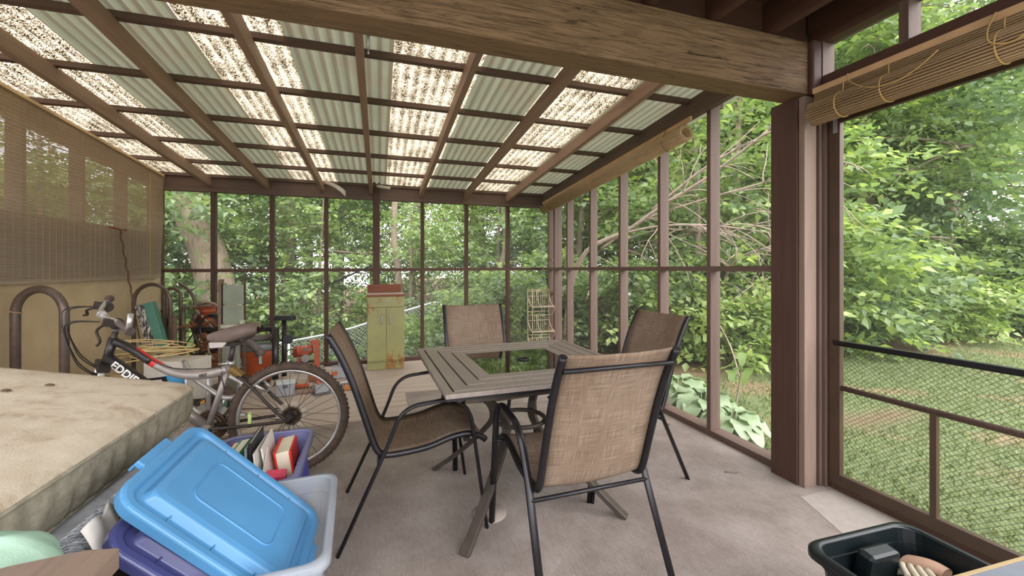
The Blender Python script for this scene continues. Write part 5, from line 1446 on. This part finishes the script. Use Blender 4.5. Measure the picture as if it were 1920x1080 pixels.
mb = MB(); mb.grid(lambda a, b: Vector((-0.692 + 0.030*b + 0.01*math.sin(5*a), lerp(1.27,1.40,a), 0.572 - 0.080*b + 0.012*math.sin(7*a+2*b))), 8, 6); mb.build('paper_tag', M_white, FR, True, solid=0.001)

CBG = empty('cloth_bag', (-1.1, 1.4, 0.0), 'dark cloth bag with a green leaf pattern under the shaggy rug', 'bag')
def m_floral():
    m, nt, b = newmat('dark floral cloth'); v = coords(nt)
    vo = N(nt, 'ShaderNodeTexVoronoi'); vo.inputs['Scale'].default_value = 16; nt.links.new(v, vo.inputs['Vector'])
    c = ramp(nt, vo.outputs['Distance'], [(0.16, srgb(40,120,96)), (0.24, srgb(150,140,84)), (0.30, srgb(30,26,24)), (0.7, srgb(22,18,20))])
    nt.links.new(c, b.inputs['Base Color']); b.inputs['Roughness'].default_value = 0.8; return m
mb = MB()
def bag(u, v):
    a = v*2*PI; y = lerp(0.72, 2.0, u); e_ = math.sin(PI*min(max(u*0.98+0.01,0),1))**0.25
    cx, sx = math.cos(a), math.sin(a); sg = lambda q: math.copysign(abs(q)**0.45, q)
    return Vector((-1.10 + 0.47*e_*sg(cx) + 0.03*mnoise.noise(Vector((y*5, a*2, 0))), y, 0.22 + 0.215*e_*sg(sx) + (0.012*mnoise.noise(Vector((y*7, a*3, 2))) if sx > -0.5 else 0)))
mb.grid(bag, 26, 30); mb.build('bag_body', m_floral(), CBG, True)
mb = MB(); sweep(mb, smoothpath([(-.64,1.34,.30),(-.60,1.42,.40),(-.61,1.50,.46),(-.63,1.54,.40),(-.62,1.58,.28)], 5), 0.03, 0.003, (1,0,0)); mb.build('strap', plain('blue strap', srgb(30,86,160), 0.6), CBG, True)
mb = MB(); V0 = Vector((-.655,.955,.648))
def cush(u, v):
    a = u*2*PI; b = (v-0.5)*PI; rr = 1 + 0.05*math.sin(5*a+3*b) + 0.03*math.sin(9*a)
    return V0 + Vector((0.098*rr*math.cos(b)*math.cos(a), 0.11*rr*math.cos(b)*math.sin(a), 0.088*math.sin(b)*(1+0.06*math.sin(4*a))))
mb.grid(cush, 36, 18); 
tag(mb.build('mint_cushion', m_fabric('mint green cloth', srgb(176,206,186), srgb(150,186,166), None, 6, 0.3)), 'crumpled pale mint green cushion at the edge of the pile', 'cushion')
mb = MB(); mb.box(-.76,-.56,.84,1.10,.435,.558); tag(mb.build('cardboard_box', plain('brown cardboard', srgb(150,116,80), 0.85)), 'plain brown box under the mint green cushion', 'box')
WT = empty('wooden_stool', (-.56,.66,0.0), 'small dark wooden stool whose corner pokes up beside the violet lid', 'stool')
M_oldwood = wood('old brown wood', srgb(132,112,98), srgb(100,80,66), 'Y', grain=30, knots=False); M_oldred = wood('red brown wood side', srgb(150,92,60), srgb(108,62,40), 'Y', knots=False)
mb = MB(); mb.prism([(-.70,.50),(-.425,.50),(-.417,.862),(-.47,.872),(-.56,.862),(-.64,.83),(-.70,.80)], (0,0,.722), (1,0,0), (0,1,0), 0.036); mb.build('seat', M_oldwood, WT, True, bevel=0.003)
mb = MB(); mb.box(-.445,-.430,.52,.84,.60,.702); mb.build('side_rail', M_oldred, WT, True)
for x in (-.68,-.45):
    for y in (.53,.80):
        mb = MB(); mb.box(x-.016,x+.016,y-.016,y+.016,0,.702); mb.build('leg', M_oldred, WT, True)

# ------------------------------------------------------------ dark green tote, right front
GT = tote('dark_green_tote', 1.452, 0.60, math.radians(-2), 0.40, 0.62, 0.355, 0.04, M_gtote, 'very dark green tote holding rope on the carpet by the screen door', 0.018)
mb = MB(); mb.prism([(-.06,0),(.06,0),(.075,-.20),(-.075,-.20)], (0,.255,.345), (1,0,0), (0,-0.15,1), 0.05); mb.build('grip_bulge', M_gtote, GT, bevel=0.012)
M_rope = plain('grey green rope', srgb(176,180,160), 0.9, 0, 0.25, 60)
mb = MB(); rr = random.Random(4); P = []
for i in range(150):
    a = i*0.42; rad = 0.10 + 0.035*math.sin(i*0.13); P.append((1.50 + rad*0.80*math.cos(a) + rr.uniform(-.012,.012), 0.70 + rad*1.15*math.sin(a) + rr.uniform(-.015,.015), 0.19 + 0.0007*i + 0.012*math.sin(i*0.9)))
mb.tube(smoothpath(P, 3), [0.009 + 0.0014*(k % 2) for k in range((len(P)-1)*3+1)], 7)
tag(mb.build('rope_coil', M_rope), 'tangled coil of grey green rope inside the dark green tote', 'rope')
GL = empty('work_glove', (1.575, 0.83, 0.28), 'tan leather work glove on the rope in the dark green tote', 'glove')
mb = MB(); mb.grid(lambda u, v: Vector((1.575 + 0.034*math.cos(u*2*PI)*(1-0.25*v) + 0.03*v, 0.850 - 0.085*v, 0.290 + 0.018*math.sin(u*2*PI)*(1-.2*v) + 0.015*math.sin(v*2.4))), 16, 8); mb.build('cuff', plain('tan leather', srgb(166,132,110), 0.7), GL, True)
for i in range(4):
    mb = MB(); x = 1.520 + 0.017*i; mb.tube(smoothpath([(x+.03,.845-.01*i,.288),(x-.005,.825-.012*i,.300),(x-.025,.80-.016*i,.292)], 4), 0.009, 8); mb.build('finger', plain('pale glove fabric', srgb(190,180,160), 0.9), GL, True)
BD = empty('edged_board', (1.62, 0.45, 0.375), 'flat grey panel with a tan edge lying across the dark green tote', 'panel')
mb = MB(); mb.prism([(1.44,.672),(1.78,.655),(1.86,.40),(1.72,.22),(1.44,.25)], (0,0,.384), (1,0,0), (0,1,0), 0.012); mb.build('board', plain('grey blue panel', srgb(104,110,120), 0.5), BD, True)
mb = MB(); mb.bar((1.44,.676,.386),(1.782,.659,.386), 0.008, 0.014); mb.bar((1.784,.657,.386),(1.864,.402,.386), 0.008, 0.014); mb.build('tan_edge', plain('tan edging', srgb(160,138,98), 0.6), BD, True)
for i, (x, y) in enumerate(((2.03,2.98),(2.12,2.66))):
    mb = MB(); mb.grid(lambda u, v: Vector((x + 0.07*(u-.5), y + 0.03*(v-.5)*math.sin(PI*min(.98,u+.02)), 0.004 + 0.012*math.sin(u*4)*abs(v-.5))), 6, 4)
    tag(mb.build('dry_leaf', plain('dry brown leaf', srgb(150,104,72), 0.8)), ['curled brown leaf on the carpet by the right sole plate', 'second dry leaf on the carpet, nearer the big post'][i], 'leaf', 'dry leaves on the carpet')

# ------------------------------------------------------------ clutter along the left wall and back
M_gun = plain('worn dark steel tube', srgb(104,90,82), 0.45, 0.4, 0.2, 20)
def hoop(a, b, top, r, label, bar=None, clip=None, legs=0.0):
    a = Vector(a); b = Vector(b); R = (b-a).length/2; c = (a+b)/2; d = (b-a).normalized()
    e = empty('tube_hoop', (c.x, c.y, 0), label, 'tube frame', 'bent steel tube hoops')
    P = [Vector((a.x,a.y,legs)), Vector((a.x,a.y,top-R))]
    for k in range(1, 16): t = PI*k/16; P.append(c - d*R*math.cos(t) + Vector((0,0,top-R+R*math.sin(t))))
    P += [Vector((b.x,b.y,top-R)), Vector((b.x,b.y,legs))]
    for p in P: p.z = p.z
    mb = MB(); mb.tube(P, r, 14); mb.build('hoop', M_gun, e, True)
    mb = MB(); mb.bar((a.x,a.y,.06),(b.x,b.y,.06), 0.02, 0.04); mb.build('foot_bar', M_gun, e, True)
    if clip: mb = MB(); mb.ring((a.x,a.y,clip), r+.002, 0.004, (0.3,0,1), 16, 6); mb.build('band', plain('tan tape', srgb(170,130,96), 0.7), e, True)
    return e
hoop((-2.235,3.50,0),(-1.935,3.405,0),1.075,0.025,'thick dark tube hoop standing nearest, behind the cream mattress', clip=0.93)
hoop((-2.250,4.87,0),(-1.915,4.765,0),1.055,0.0175,'dark tube hoop framing the green box near the back left corner')
hoop((-2.16,5.24,0),(-1.985,5.165,0),1.00,0.016,'narrow tube hoop just behind the one framing the green box')
# green long box
GB = empty('green_box', (-1.90,4.50,0.2), 'long green box with a printed black and white side leaning on the left wall', 'box')
M_gbox = plain('green box card', srgb(74,122,106), 0.5)
def m_print():
    m, nt, b = newmat('printed box side'); v = coords(nt, (1,1,1))
    f = noise(nt, coords(nt, (60,60,14)), 1.6, 3, 0.8)
    c = ramp(nt, f, [(0.50, srgb(34,32,32)), (0.56, srgb(196,192,186))])
    nt.links.new(c, b.inputs['Base Color']); b.inputs['Roughness'].default_value = 0.5; return m
p0, p1 = Vector((-1.862,4.50,.36)), Vector((-2.005,4.53,.885)); dz = (p1-p0).normalized()
Rm = Matrix((dz.cross(Vector((0,1,0))).normalized(), Vector((0,1,0)), dz)).transposed()
mid = (p0+p1)/2; ex_ = Rm @ Vector((1,0,0))
mb = MB(); mb.obox(mid + ex_*0.0, (0.13,0.08,0.56), Rm); mb.build('carton', M_gbox, GB, True, bevel=0.004)
mb = MB(); mb.obox(mid - ex_*0.032*(1 if ex_.x > 0 else -1) + Vector((0,-.0412,0)), (0.064,0.002,0.545), Rm); mb.build('printed_side', m_print(), GB, True)
mb = MB(); mb.obox(mid - dz*0.16 - ex_*0.036*(1 if ex_.x > 0 else -1) + Vector((0,-.0426,0)), (0.04,0.001,0.12), Rm); mb.build('label_panel', plain('cream label', srgb(206,200,186), 0.6), GB, True)
# printed carton with the yellow hose
PC = empty('carton', (-1.56,4.02,0.0), 'white carton with a blue picture under the yellow cord coil', 'carton')
M_crd = plain('white carton', srgb(206,200,190), 0.6)
mb = MB(); mb.box(-.18,.18,-.12,.12,0,.475); o = mb.build('carton_body', M_crd, PC, bevel=0.003)
PC.rotation_euler = (0,0,math.radians(-18))
mb = MB(); mb.add([(-.172,-.1215,.05),(.172,-.1215,.05),(.172,-.1215,.40),(-.172,-.1215,.33)], [(0,1,2,3)]); mb.build('picture', plain('blue printed picture', srgb(70,150,200), 0.5, var=0.35, vscale=9, dirt=(srgb(232,170,150), 11, 0.62)), PC)
mb = MB(); mb.add([(-.13,-.1222,.27),(.02,-.1222,.29),(.0,-.1222,.36),(-.14,-.1222,.345)], [(0,1,2,3)]); mb.build('dark_print', M_frblack, PC)
mb = MB(); mb.add([(-.115,-.1228,.315),(-.03,-.1228,.322),(-.035,-.1228,.335),(-.12,-.1228,.328)], [(0,1,2,3)]); mb.build('white_print', M_white, PC)
mb = MB(); P = []
for i in range(150):
    a = i*0.36; q = 0.13 + 0.06*math.sin(i*0.21); P.append((-1.72 + q*1.6*math.cos(a), 4.02 + q*0.8*math.sin(a), 0.492 + 0.03*math.sin(i*0.5)*math.sin(i*.11) + 0.0008*i))
mb.tube(smoothpath(P, 3), 0.0055, 6); tag(mb.build('yellow_cord', plain('pale yellow cord', srgb(196,172,122), 0.6)), 'coiled pale yellow cord heaped on the white carton', 'cord')
mb = MB(); mb.box(-2.14,-1.78,3.92,4.2,0,.30); tag(mb.build('crate', wood('pale crate wood', srgb(176,146,112), srgb(140,110,80), 'X')), 'low wooden crate beside the white carton under the wood offcuts', 'crate')
for i, (x, y, z, s, r) in enumerate(((-2.06,4.02,.335,(.13,.10,.07),.5),(-1.94,4.06,.335,(.12,.09,.07),-.3),(-1.85,3.98,.335,(.10,.08,.07),.2))):
    mb = MB(); mb.prism([(-s[0]/2,-s[2]/2),(s[0]/2,-s[2]/2),(s[0]/2,s[2]*.2),(s[0]*.2,s[2]/2),(-s[0]/2,s[2]/2)], (x,y,z), (math.cos(r),math.sin(r),0), (0,0,1), s[1])
    tag(mb.build('wood_offcut', wood('offcut', srgb(178,150,116), srgb(140,112,84), 'X', knots=False), bevel=0.003), '%s wood offcut on the low crate, left to right' % ORD[i], 'offcut', 'wood offcuts on the crate')
# rusty tubular machine
MC = empty('pressure_washer', (-1.75,5.1,0.0), 'rusty tube framed machine with hoses in the back left corner', 'machine')
M_tan = plain('dusty tan tube', srgb(142,122,106), 0.5, 0.4, 0.2, 16)
mb = MB(); mb.tube(fillet([(-1.961,5.149,.02),(-1.961,5.149,.80),(-1.632,5.043,.825)], 0.06, 6), 0.013, 8); mb.tube(fillet([(-1.961,5.149,.66),(-1.951,5.146,.262),(-1.552,5.017,.275)], 0.07, 6), 0.014, 8); mb.build('frame_tube', M_tan, MC, True)
mb = MB(); mb.tube(fillet([(-2.092,5.40,1.045),(-1.999,5.38,.984),(-1.929,5.36,.862),(-1.917,5.35,.3)], 0.06, 5), 0.017, 10); mb.build('handle', M_gun, MC, True)
mb = MB(); mb.tube(fillet([(-1.849,5.20,.76),(-1.915,5.22,.60),(-1.849,5.20,.427),(-1.779,5.17,.22)], 0.05, 5), 0.018, 8); mb.tube([(-1.833,5.20,.43),(-1.90,5.22,.0)], 0.016, 8); mb.build('strut', M_gun, MC, True)
M_rustb = plain('rusty engine', srgb(122,78,50), 0.65, 0.3, 0.35, 18)
mb = MB(); mb.obox((-1.66,5.06,.47),(.16,.15,.24)); mb.lathe([(.075,-.08),(.08,0),(.075,.08)], 18, (-1.66,5.05,.60), (1,.3,0))
for i in range(6): mb.obox((-1.66,5.05,.40+.035*i),(.20,.18,.008))
mb.build('engine', M_rustb, MC, True, bevel=0.004)
mb = MB(); mb.tube([(-1.80,4.99,.575),(-1.56,4.92,.585)], 0.034, 14, caps=False); mb.tube([(-1.798,4.99,.575),(-1.795,4.99,.575)], 0.030, 14); mb.build('exhaust_pipe', M_frblack, MC, True)
for i in range(3):
    mb = MB(); P = [(-1.66 + .02*i + (.085+.012*i)*math.cos(a*.5), 4.94-.012*i, .60 + (.12+.01*i)*math.sin(a*.5)) for a in range(0, 9)]; mb.tube(smoothpath(P, 3), 0.011, 7); mb.build('hose', M_frblack, MC, True)
mb = MB(); mb.obox((-1.66,4.98,.23),(.30,.16,.05)); mb.obox((-1.60,4.96,.30),(.12,.1,.08)); mb.build('pump', M_rustb, MC, True, bevel=0.006)
mb = MB(); mb.tube(smoothpath([(-1.693,4.853,.784),(-1.759,4.874,.587),(-1.86,4.906,.427),(-1.921,4.926,.321),(-1.935,4.929,.10),(-1.90,4.93,.012)], 6), 0.006, 6); mb.build('cable', M_frblack, MC, True)
mb = MB(); mb.bar((-1.993,5.05,0),(-1.993,5.05,.735), 0.03, 0.018, (0,1,0)); mb.bar((-2.03,5.06,0),(-2.03,5.06,.70), 0.02, 0.018, (0,1,0)); mb.build('side_post', M_tan, MC, True)
# back corner odds
for i, (x, y, w, top, m, nm, lab, cat) in enumerate(((-2.09,5.47,.05,.81,M_gbox,'green_box','narrow green box standing behind the tube hoops','box'),)):
    mb = MB(); mb.obox((x,y,top/2),(w,.05,top)); tag(mb.build(nm, m), lab, cat)
SP = empty('spade', (-2.21,5.42,0.0), 'dark handled tool leaning in the back left corner', 'tool')
mb = MB(); mb.tube([(-2.19,5.40,0.0),(-2.215,5.44,.62)], 0.012, 8); mb.build('shaft', M_frblack, SP, True)
mb = MB(); mb.tube([(-2.213,5.437,.60),(-2.262,5.457,.755)], [0.019,0.024], 10); mb.build('handle', M_frblack, SP, True)
mb = MB(); mb.bar((-2.19,5.53,.0),(-2.275,5.53,.96), 0.03, 0.018, (0,1,0)); tag(mb.build('wood_strip', M_oldwood), 'thin splintered wood strip upright in the back left corner', 'wood strip')
def bucket(name, c, r0, r1, h, label, col, group):
    e = empty(name, c, label, 'bucket', group)
    mb = MB(); mb.lathe([(0,0.004),(r0*.98,0.0),(r0,.004),(lerp(r0,r1,.7),h*.7),(lerp(r0,r1,.71)+.004,h*.71),(lerp(r0,r1,.72)+.004,h*.76),(lerp(r0,r1,.76),h*.77),(r1,h-.004),(r1+.006,h),(r1-.004,h),(r0*.97,.012),(0,.012)], 36); mb.build('shell', col, e)
    return e
M_orange = plain('orange plastic', srgb(176,84,48), 0.45, 0, 0.1)
mb = MB(); mb.box(-1.97,-1.70,5.06,5.50,.597,.610)
for x in (-1.95,-1.72): mb.box(x-.012,x+.012,5.46,5.484,0,.597)
mb.build('carrier_plate', M_rustb, MC, True)
for i, P in enumerate(([(-1.80,5.0,.78),(-1.70,4.93,.70),(-1.60,4.93,.55),(-1.66,4.92,.40),(-1.60,4.90,.28)],[(-1.86,5.05,.66),(-1.76,4.95,.62),(-1.62,4.92,.66),(-1.55,4.95,.50),(-1.58,4.93,.33)],[(-1.90,5.10,.36),(-1.80,4.97,.33),(-1.68,4.93,.36),(-1.56,4.94,.42),(-1.54,5.0,.60)],[(-1.78,4.97,.80),(-1.72,4.94,.86),(-1.62,4.97,.84),(-1.56,5.0,.74)],[(-1.95,5.12,.20),(-1.82,5.0,.14),(-1.66,4.93,.16),(-1.52,4.96,.12)])):
    mb = MB(); mb.tube(smoothpath(P, 6), 0.011 + 0.003*(i % 2), 7); mb.build('pipe_run', [M_tan, M_rustb, M_frblack, M_tan, M_rustb][i], MC, True)
for (x, y, z, q) in ((-1.70,4.94,.52,.035),(-1.60,4.93,.45,.03),(-1.75,4.97,.30,.04)):
    mb = MB(); mb.lathe([(q,-.03),(q*1.15,0),(q,.03)], 14, (x,y,z), (0.3,1,0.2)); mb.build('fitting', M_rustb, MC, True)
bucket('orange_bucket', (-1.842,5.40,.611), 0.075, 0.092, .165, 'small orange bucket up high behind the rusty machine', M_orange, 'orange buckets')
mb = MB(); mb.ring((-1.842,5.40,.80), 0.05, 0.012, (0.1,0.1,1)); mb.ring((-1.83,5.39,.825), 0.04, 0.012, (-.1,0.1,1)); tag(mb.build('hose_coil', M_frblack), 'black hose coil in the small high orange bucket', 'hose')
# folding panel in its frame
FP = empty('folding_table', (-1.32,4.52,0.0), 'grey green folding panel upright in a tan frame beside the bicycle saddle', 'folding table', None, math.radians(-18))
M_pan = plain('grey green panel', srgb(142,150,134), 0.45)
mb = MB(); mb.box(-.135,-.105,-.02,.02,.0,1.105); mb.build('frame_post', M_tan, FP, bevel=0.002)
mb = MB(); mb.box(.085,.105,.0,.02,.0,1.14); mb.build('frame_post', M_gun, FP)
for (z0, z1) in ((.87,1.055),(.685,.862)):
    mb = MB(); mb.box(-.085,.105,-.026,-.010,z0,z1); mb.build('panel', M_pan, FP, bevel=0.003)
mb = MB(); mb.box(-.10,-.086,-.024,.0,.64,1.06); mb.build('dark_edge', M_frblack, FP)
mb = MB(); mb.box(-.085,.12,-.06,-.012,.645,.682); mb.box(.10,.118,-.062,-.01,.66,.72); mb.build('ledge', plain('pale ledge', srgb(176,176,160), 0.5), FP, bevel=0.003)
mb = MB(); mb.obox((.07,-.06,.600),(.36,.12,.018), Euler((0,0,-.1)).to_matrix()); mb.build('work_top', plain('grey tan shelf', srgb(160,150,128), 0.6), FP)
mb = MB(); mb.box(-.09,.05,-.03,.02,.03,.50); mb.box(.055,.075,-.05,-.03,.06,.45); mb.build('lower_panel', plain('pale grey panel', srgb(138,140,132), 0.5), FP)
# orange shop vacuum with its tools
SV = empty('shop_vacuum', (-1.235,5.03,0.0), 'orange shop vacuum drum with grey hose piled on top', 'vacuum')
mb = MB(); mb.lathe([(0,0.02),(.140,.02),(.150,.03),(.160,.26),(.172,.27),(.174,.345),(.166,.35)], 36, (-1.235,5.03,0)); mb.build('drum', M_orange, SV, True)
mb = MB(); mb.lathe([(.178,.345),(.18,.365),(.165,.385),(.12,.40),(0,.405)], 36, (-1.235,5.03,0)); mb.build('lid', plain('grey vacuum lid', srgb(120,122,124), 0.45), SV, True)
for k in range(4):
    mb = MB(); a = 2*PI*k/4+.6; mb.obox((-1.235+.13*math.cos(a),5.03+.13*math.sin(a),.012),(.05,.05,.024), Euler((0,0,a)).to_matrix()); mb.build('foot', M_frblack, SV, True)
mb = MB(); mb.box(-1.19,-1.165,4.845,4.862,.22,.37); mb.build('latch', plain('pale latch', srgb(170,186,190), 0.4), SV, True)
M_hose = plain('dusty grey hose', srgb(104,94,92), 0.6)
mb = MB(); P = smoothpath([(-1.06,5.02,.47),(-1.16,5.08,.455),(-1.28,5.06,.45),(-1.38,4.98,.445),(-1.36,4.88,.44),(-1.26,4.84,.43),(-1.19,4.83,.36)], 10); mb.tube(P, [0.034 + (0.004 if i % 2 else 0) for i in range(len(P))], 12); mb.tube([(-1.19,4.83,.37),(-1.165,4.82,.31)], 0.042, 14); mb.build('hose', M_hose, SV, True)
mb = MB(); P = smoothpath([(-1.07,5.12,.52),(-1.2,5.14,.53),(-1.33,5.06,.52),(-1.40,5.0,.48)], 8); mb.tube(P, 0.018, 8); P = smoothpath([(-1.07,5.08,.55),(-1.2,5.08,.56),(-1.34,5.02,.53)], 8); mb.tube(P, 0.016, 8); mb.build('cord', M_frblack, SV, True)
NZ = empty('vacuum_wand', (-.975,4.94,0.0), 'black vacuum wand standing upside down with its floor head up', 'vacuum wand')
mb = MB(); mb.tube([(-.975,4.94,0),(-.975,4.94,.66)], [0.026,0.022], 12); mb.build('pipe', M_frblack, NZ, True)
mb = MB(); mb.prism([(-.10,.0),(-.085,.05),(.085,.05),(.10,.0)], (-.965,4.93,.655), (1,-.3,0), (0,0,1), 0.085); mb.build('floor_head', M_blackplastic, NZ, True, bevel=0.006)
mb = MB(); mb.lathe([(.045,-.02),(.05,0),(.045,.02)], 16, (-.935,4.91,.45), (0,1,0)); mb.build('coupling', M_blackplastic, NZ, True)
mb = MB(); mb.tube([(-1.03,4.80,0),(-1.035,4.84,.585)], [0.030,0.034], 14); tag(mb.build('vacuum_tube', M_frblack), 'short black vacuum tube standing against the orange drum', 'vacuum tube')
# small orange bench saw
SW = empty('bench_saw', (-.80,5.42,0.0), 'small orange bench power tool on the floor by the back wall', 'power tool')
M_saw = plain('orange tool casing', srgb(176,88,64), 0.45)
mb = MB(); mb.obox((-.80,5.40,.015),(.30,.2,.03)); mb.build('base_plate', M_steel, SW, True)
for x in (-.90,-.72):
    mb = MB(); mb.prism([(-.045,0),(.045,0),(.03,.12),(-.02,.12)], (x,5.36,.03), (1,0,0), (0,0,1), 0.05); mb.build('foot', M_saw, SW, True, bevel=0.004)
mb = MB(); mb.tube([(-.96,5.40,.235),(-.76,5.40,.245)], 0.052, 18); mb.lathe([(.056,0),(.056,.03)], 18, (-.93,5.40,.237), (1,0,0)); mb.build('motor', M_saw, SW, True)
mb = MB(); mb.tube([(-.965,5.40,.20),(-.80,5.40,.205)], 0.045, 14); mb.build('lower_motor', plain('dark orange casing', srgb(160,74,46), 0.5), SW, True)
mb = MB(); mb.prism([(0,0),(.05,0),(.05,.33),(-.04,.33),(-.04,.28),(0,.27)], (-.735,5.36,.03), (1,0,0), (0,0,1), 0.06); mb.build('arm', M_saw, SW, True, bevel=0.004)
mb = MB(); mb.lathe([(.045,-.02),(.045,.02)], 20, (-.83,5.33,.155), (0,1,0)); mb.build('grey_wheel', M_alu, SW, True)
mb = MB(); mb.obox((-.81,5.335,.115),(.14,.04,.018)); mb.build('table', M_frblack, SW, True)
mb = MB(); mb.box(-.86,-.79,5.345,5.347,.235,.27); mb.build('badge', plain('grey badge', srgb(120,112,104), 0.5), SW, True)
mb = MB(); mb.tube(smoothpath([(-.96,5.40,.25),(-1.02,5.36,.25),(-1.08,5.30,.12),(-1.10,5.28,.012)], 6), 0.006, 6); mb.tube(smoothpath([(-.70,5.42,.05),(-.6,5.36,.06),(-.50,5.30,.03),(-.42,5.32,.01)], 6), 0.007, 6); mb.build('power_cord', M_frblack, SW, True)
# silver hand cart behind the bike
HC = empty('hand_cart', (-1.2,3.55,0.0), 'silver tubed folding hand cart with dark wheels behind the bicycle', 'hand cart')
M_silt = plain('scuffed silver tube', srgb(178,176,176), 0.35, 0.6, 0.12, 20)
mb = MB(); mb.tube(fillet([(-1.42,3.75,.50),(-1.38,3.70,.46),(-1.30,3.60,.39),(-1.09,3.50,.262),(-1.0,3.475,.265),(-.945,3.46,.37),(-1.05,3.49,.425),(-1.20,3.56,.46)], 0.045, 5), 0.017, 10); mb.build('handle_loop', M_silt, HC, True)
mb = MB(); mb.tube([(-1.42,3.75,.50),(-1.40,3.80,.02)], 0.014, 8); mb.tube([(-1.20,3.56,.46),(-1.22,3.62,.02)], 0.014, 8); mb.tube([(-1.42,3.80,.06),(-1.0,3.70,.06)], 0.012, 8); mb.build('leg_tube', M_silt, HC, True)
for (x, y) in ((-1.27,4.04),(-1.21,3.86)):
    mb = MB(); c = (x, y, .125); mb.ring(c, 0.095, 0.028, (0.3,1,0), 28, 10); tw_ = mb.build('wheel', M_tyre, HC, True)
    mb = MB(); mb.lathe([(.07,-.012),(.03,-.02),(.03,.02),(.07,.012)], 16, c, (0.3,1,0)); mb.build('hub', plain('green hub', srgb(70,110,90), 0.5), tw_, True)
mb = MB(); mb.tube([(-1.24,3.62,.06),(-1.21,3.86,.125),(-1.27,4.04,.125)], 0.012, 8); mb.build('axle', M_silt, HC, True)
# small tools on the floor
def btool(name, c, rz, parts, label, cat, group='tools on the decking'):
    e = empty(name, (c[0],c[1],0), label, cat, group, rz)
    for nm, p, s, m in parts:
        mb = MB(); mb.obox(p, s); mb.build(nm, m, e, bevel=0.004)
    return e
M_gry = plain('grey tool plastic', srgb(150,152,156), 0.5); M_dg = plain('dark grey plastic', srgb(88,86,86), 0.6)
btool('tool_case', (-.86,4.42), .15, [('case_body',(0,0,.055),(.16,.13,.11),M_gry),('case_lid',(0,0,.118),(.165,.135,.016),plain('pale case lid', srgb(190,194,198), 0.5)),('clasp',(0,-.068,.09),(.04,.006,.03),M_dg)], 'grey lidded tool case seen through the left of the rear wheel', 'case')
btool('socket_tray', (-.70,4.44), .08, [('tray',(0,0,.02),(.24,.10,.04),plain('brown tray', srgb(140,116,96), 0.6))] + [('slot',(-.09+.03*i,-.02,.043),(.012,.05,.006),M_frblack) for i in range(7)] + [('orange_grip',(-.02,.03,.06),(.12,.03,.035),M_orange)], 'slotted brown tray with an orange grip on the decking', 'tray')
btool('staple_gun', (-.54,4.36), .3, [('body',(0,0,.045),(.12,.09,.09),M_gry),('orange_arm',(-.02,.06,.085),(.03,.16,.03),M_saw),('orange_arm',(.03,.07,.085),(.03,.16,.03),M_saw),('red_knob',(0,.14,.12),(.05,.03,.03),M_cvpink),('base',(0,-.01,.008),(.15,.12,.016),M_dg)], 'orange and grey hand tool with a red knob seen through the spokes', 'tool')
btool('steel_rule', (-.40,4.46), .45, [('blade',(0,0,.03),(.22,.02,.06),M_alu)] + [('notch',(-.09+.03*i,-.012,.03),(.010,.004,.03),M_frblack) for i in range(7)], 'notched metal strip beside the orange and grey hand tool', 'strip')
btool('wood_block', (-.285,4.40), -.25, [('block',(0,0,.022),(.11,.05,.044),wood('orange wood', srgb(190,126,76), srgb(150,92,52), 'X', knots=False))], 'small orange brown wood block on the decking behind the left chair', 'block')
btool('grey_case', (-.40,4.95), .1, [('case_body',(0,0,.06),(.20,.14,.12),M_gry),('sloped_top',(.02,0,.14),(.12,.12,.05),plain('mid grey', srgb(128,130,134), 0.5)),('orange_clip',(-.08,-.06,.06),(.06,.05,.04),M_orange)], 'grey case with an orange clip between the rear wheel and left chair', 'case')
btool('paver', (-.95,4.85), .2, [('slab',(0,0,.03),(.26,.12,.06),plain('grey tan block', srgb(166,152,136), 0.8))], 'flat grey tan block on the decking before the orange vacuum', 'block')
btool('brown_block', (-.66,4.86), -.1, [('block',(0,0,.04),(.12,.08,.08),M_oldred)], 'red brown block on the decking seen near the top of the rear wheel', 'block')
mb = MB(); mb.add([(2.12,1.60,.0012),(2.355,1.60,.0012),(2.355,-0.6,.0012),(2.10,-0.6,.0012),(1.86,0.95,.0012),(1.98,1.25,.0012)], [(0,5,4,3,2,1)])
struct(mb.build('floor_patch', plain('bare concrete', srgb(158,150,143), 0.9, 0, 0.08, 20)), 'bare pale concrete strip where the carpet stops short of the screen door', 'floor')
mb = MB(); mb.tube([(1.945,1.93,.005),(1.985,1.905,.006),(2.02,1.90,.005)], [0.003,0.004,0.002], 6)
tag(mb.build('dry_twig', M_oldwood), 'short dry twig on the carpet in front of the big post', 'twig')
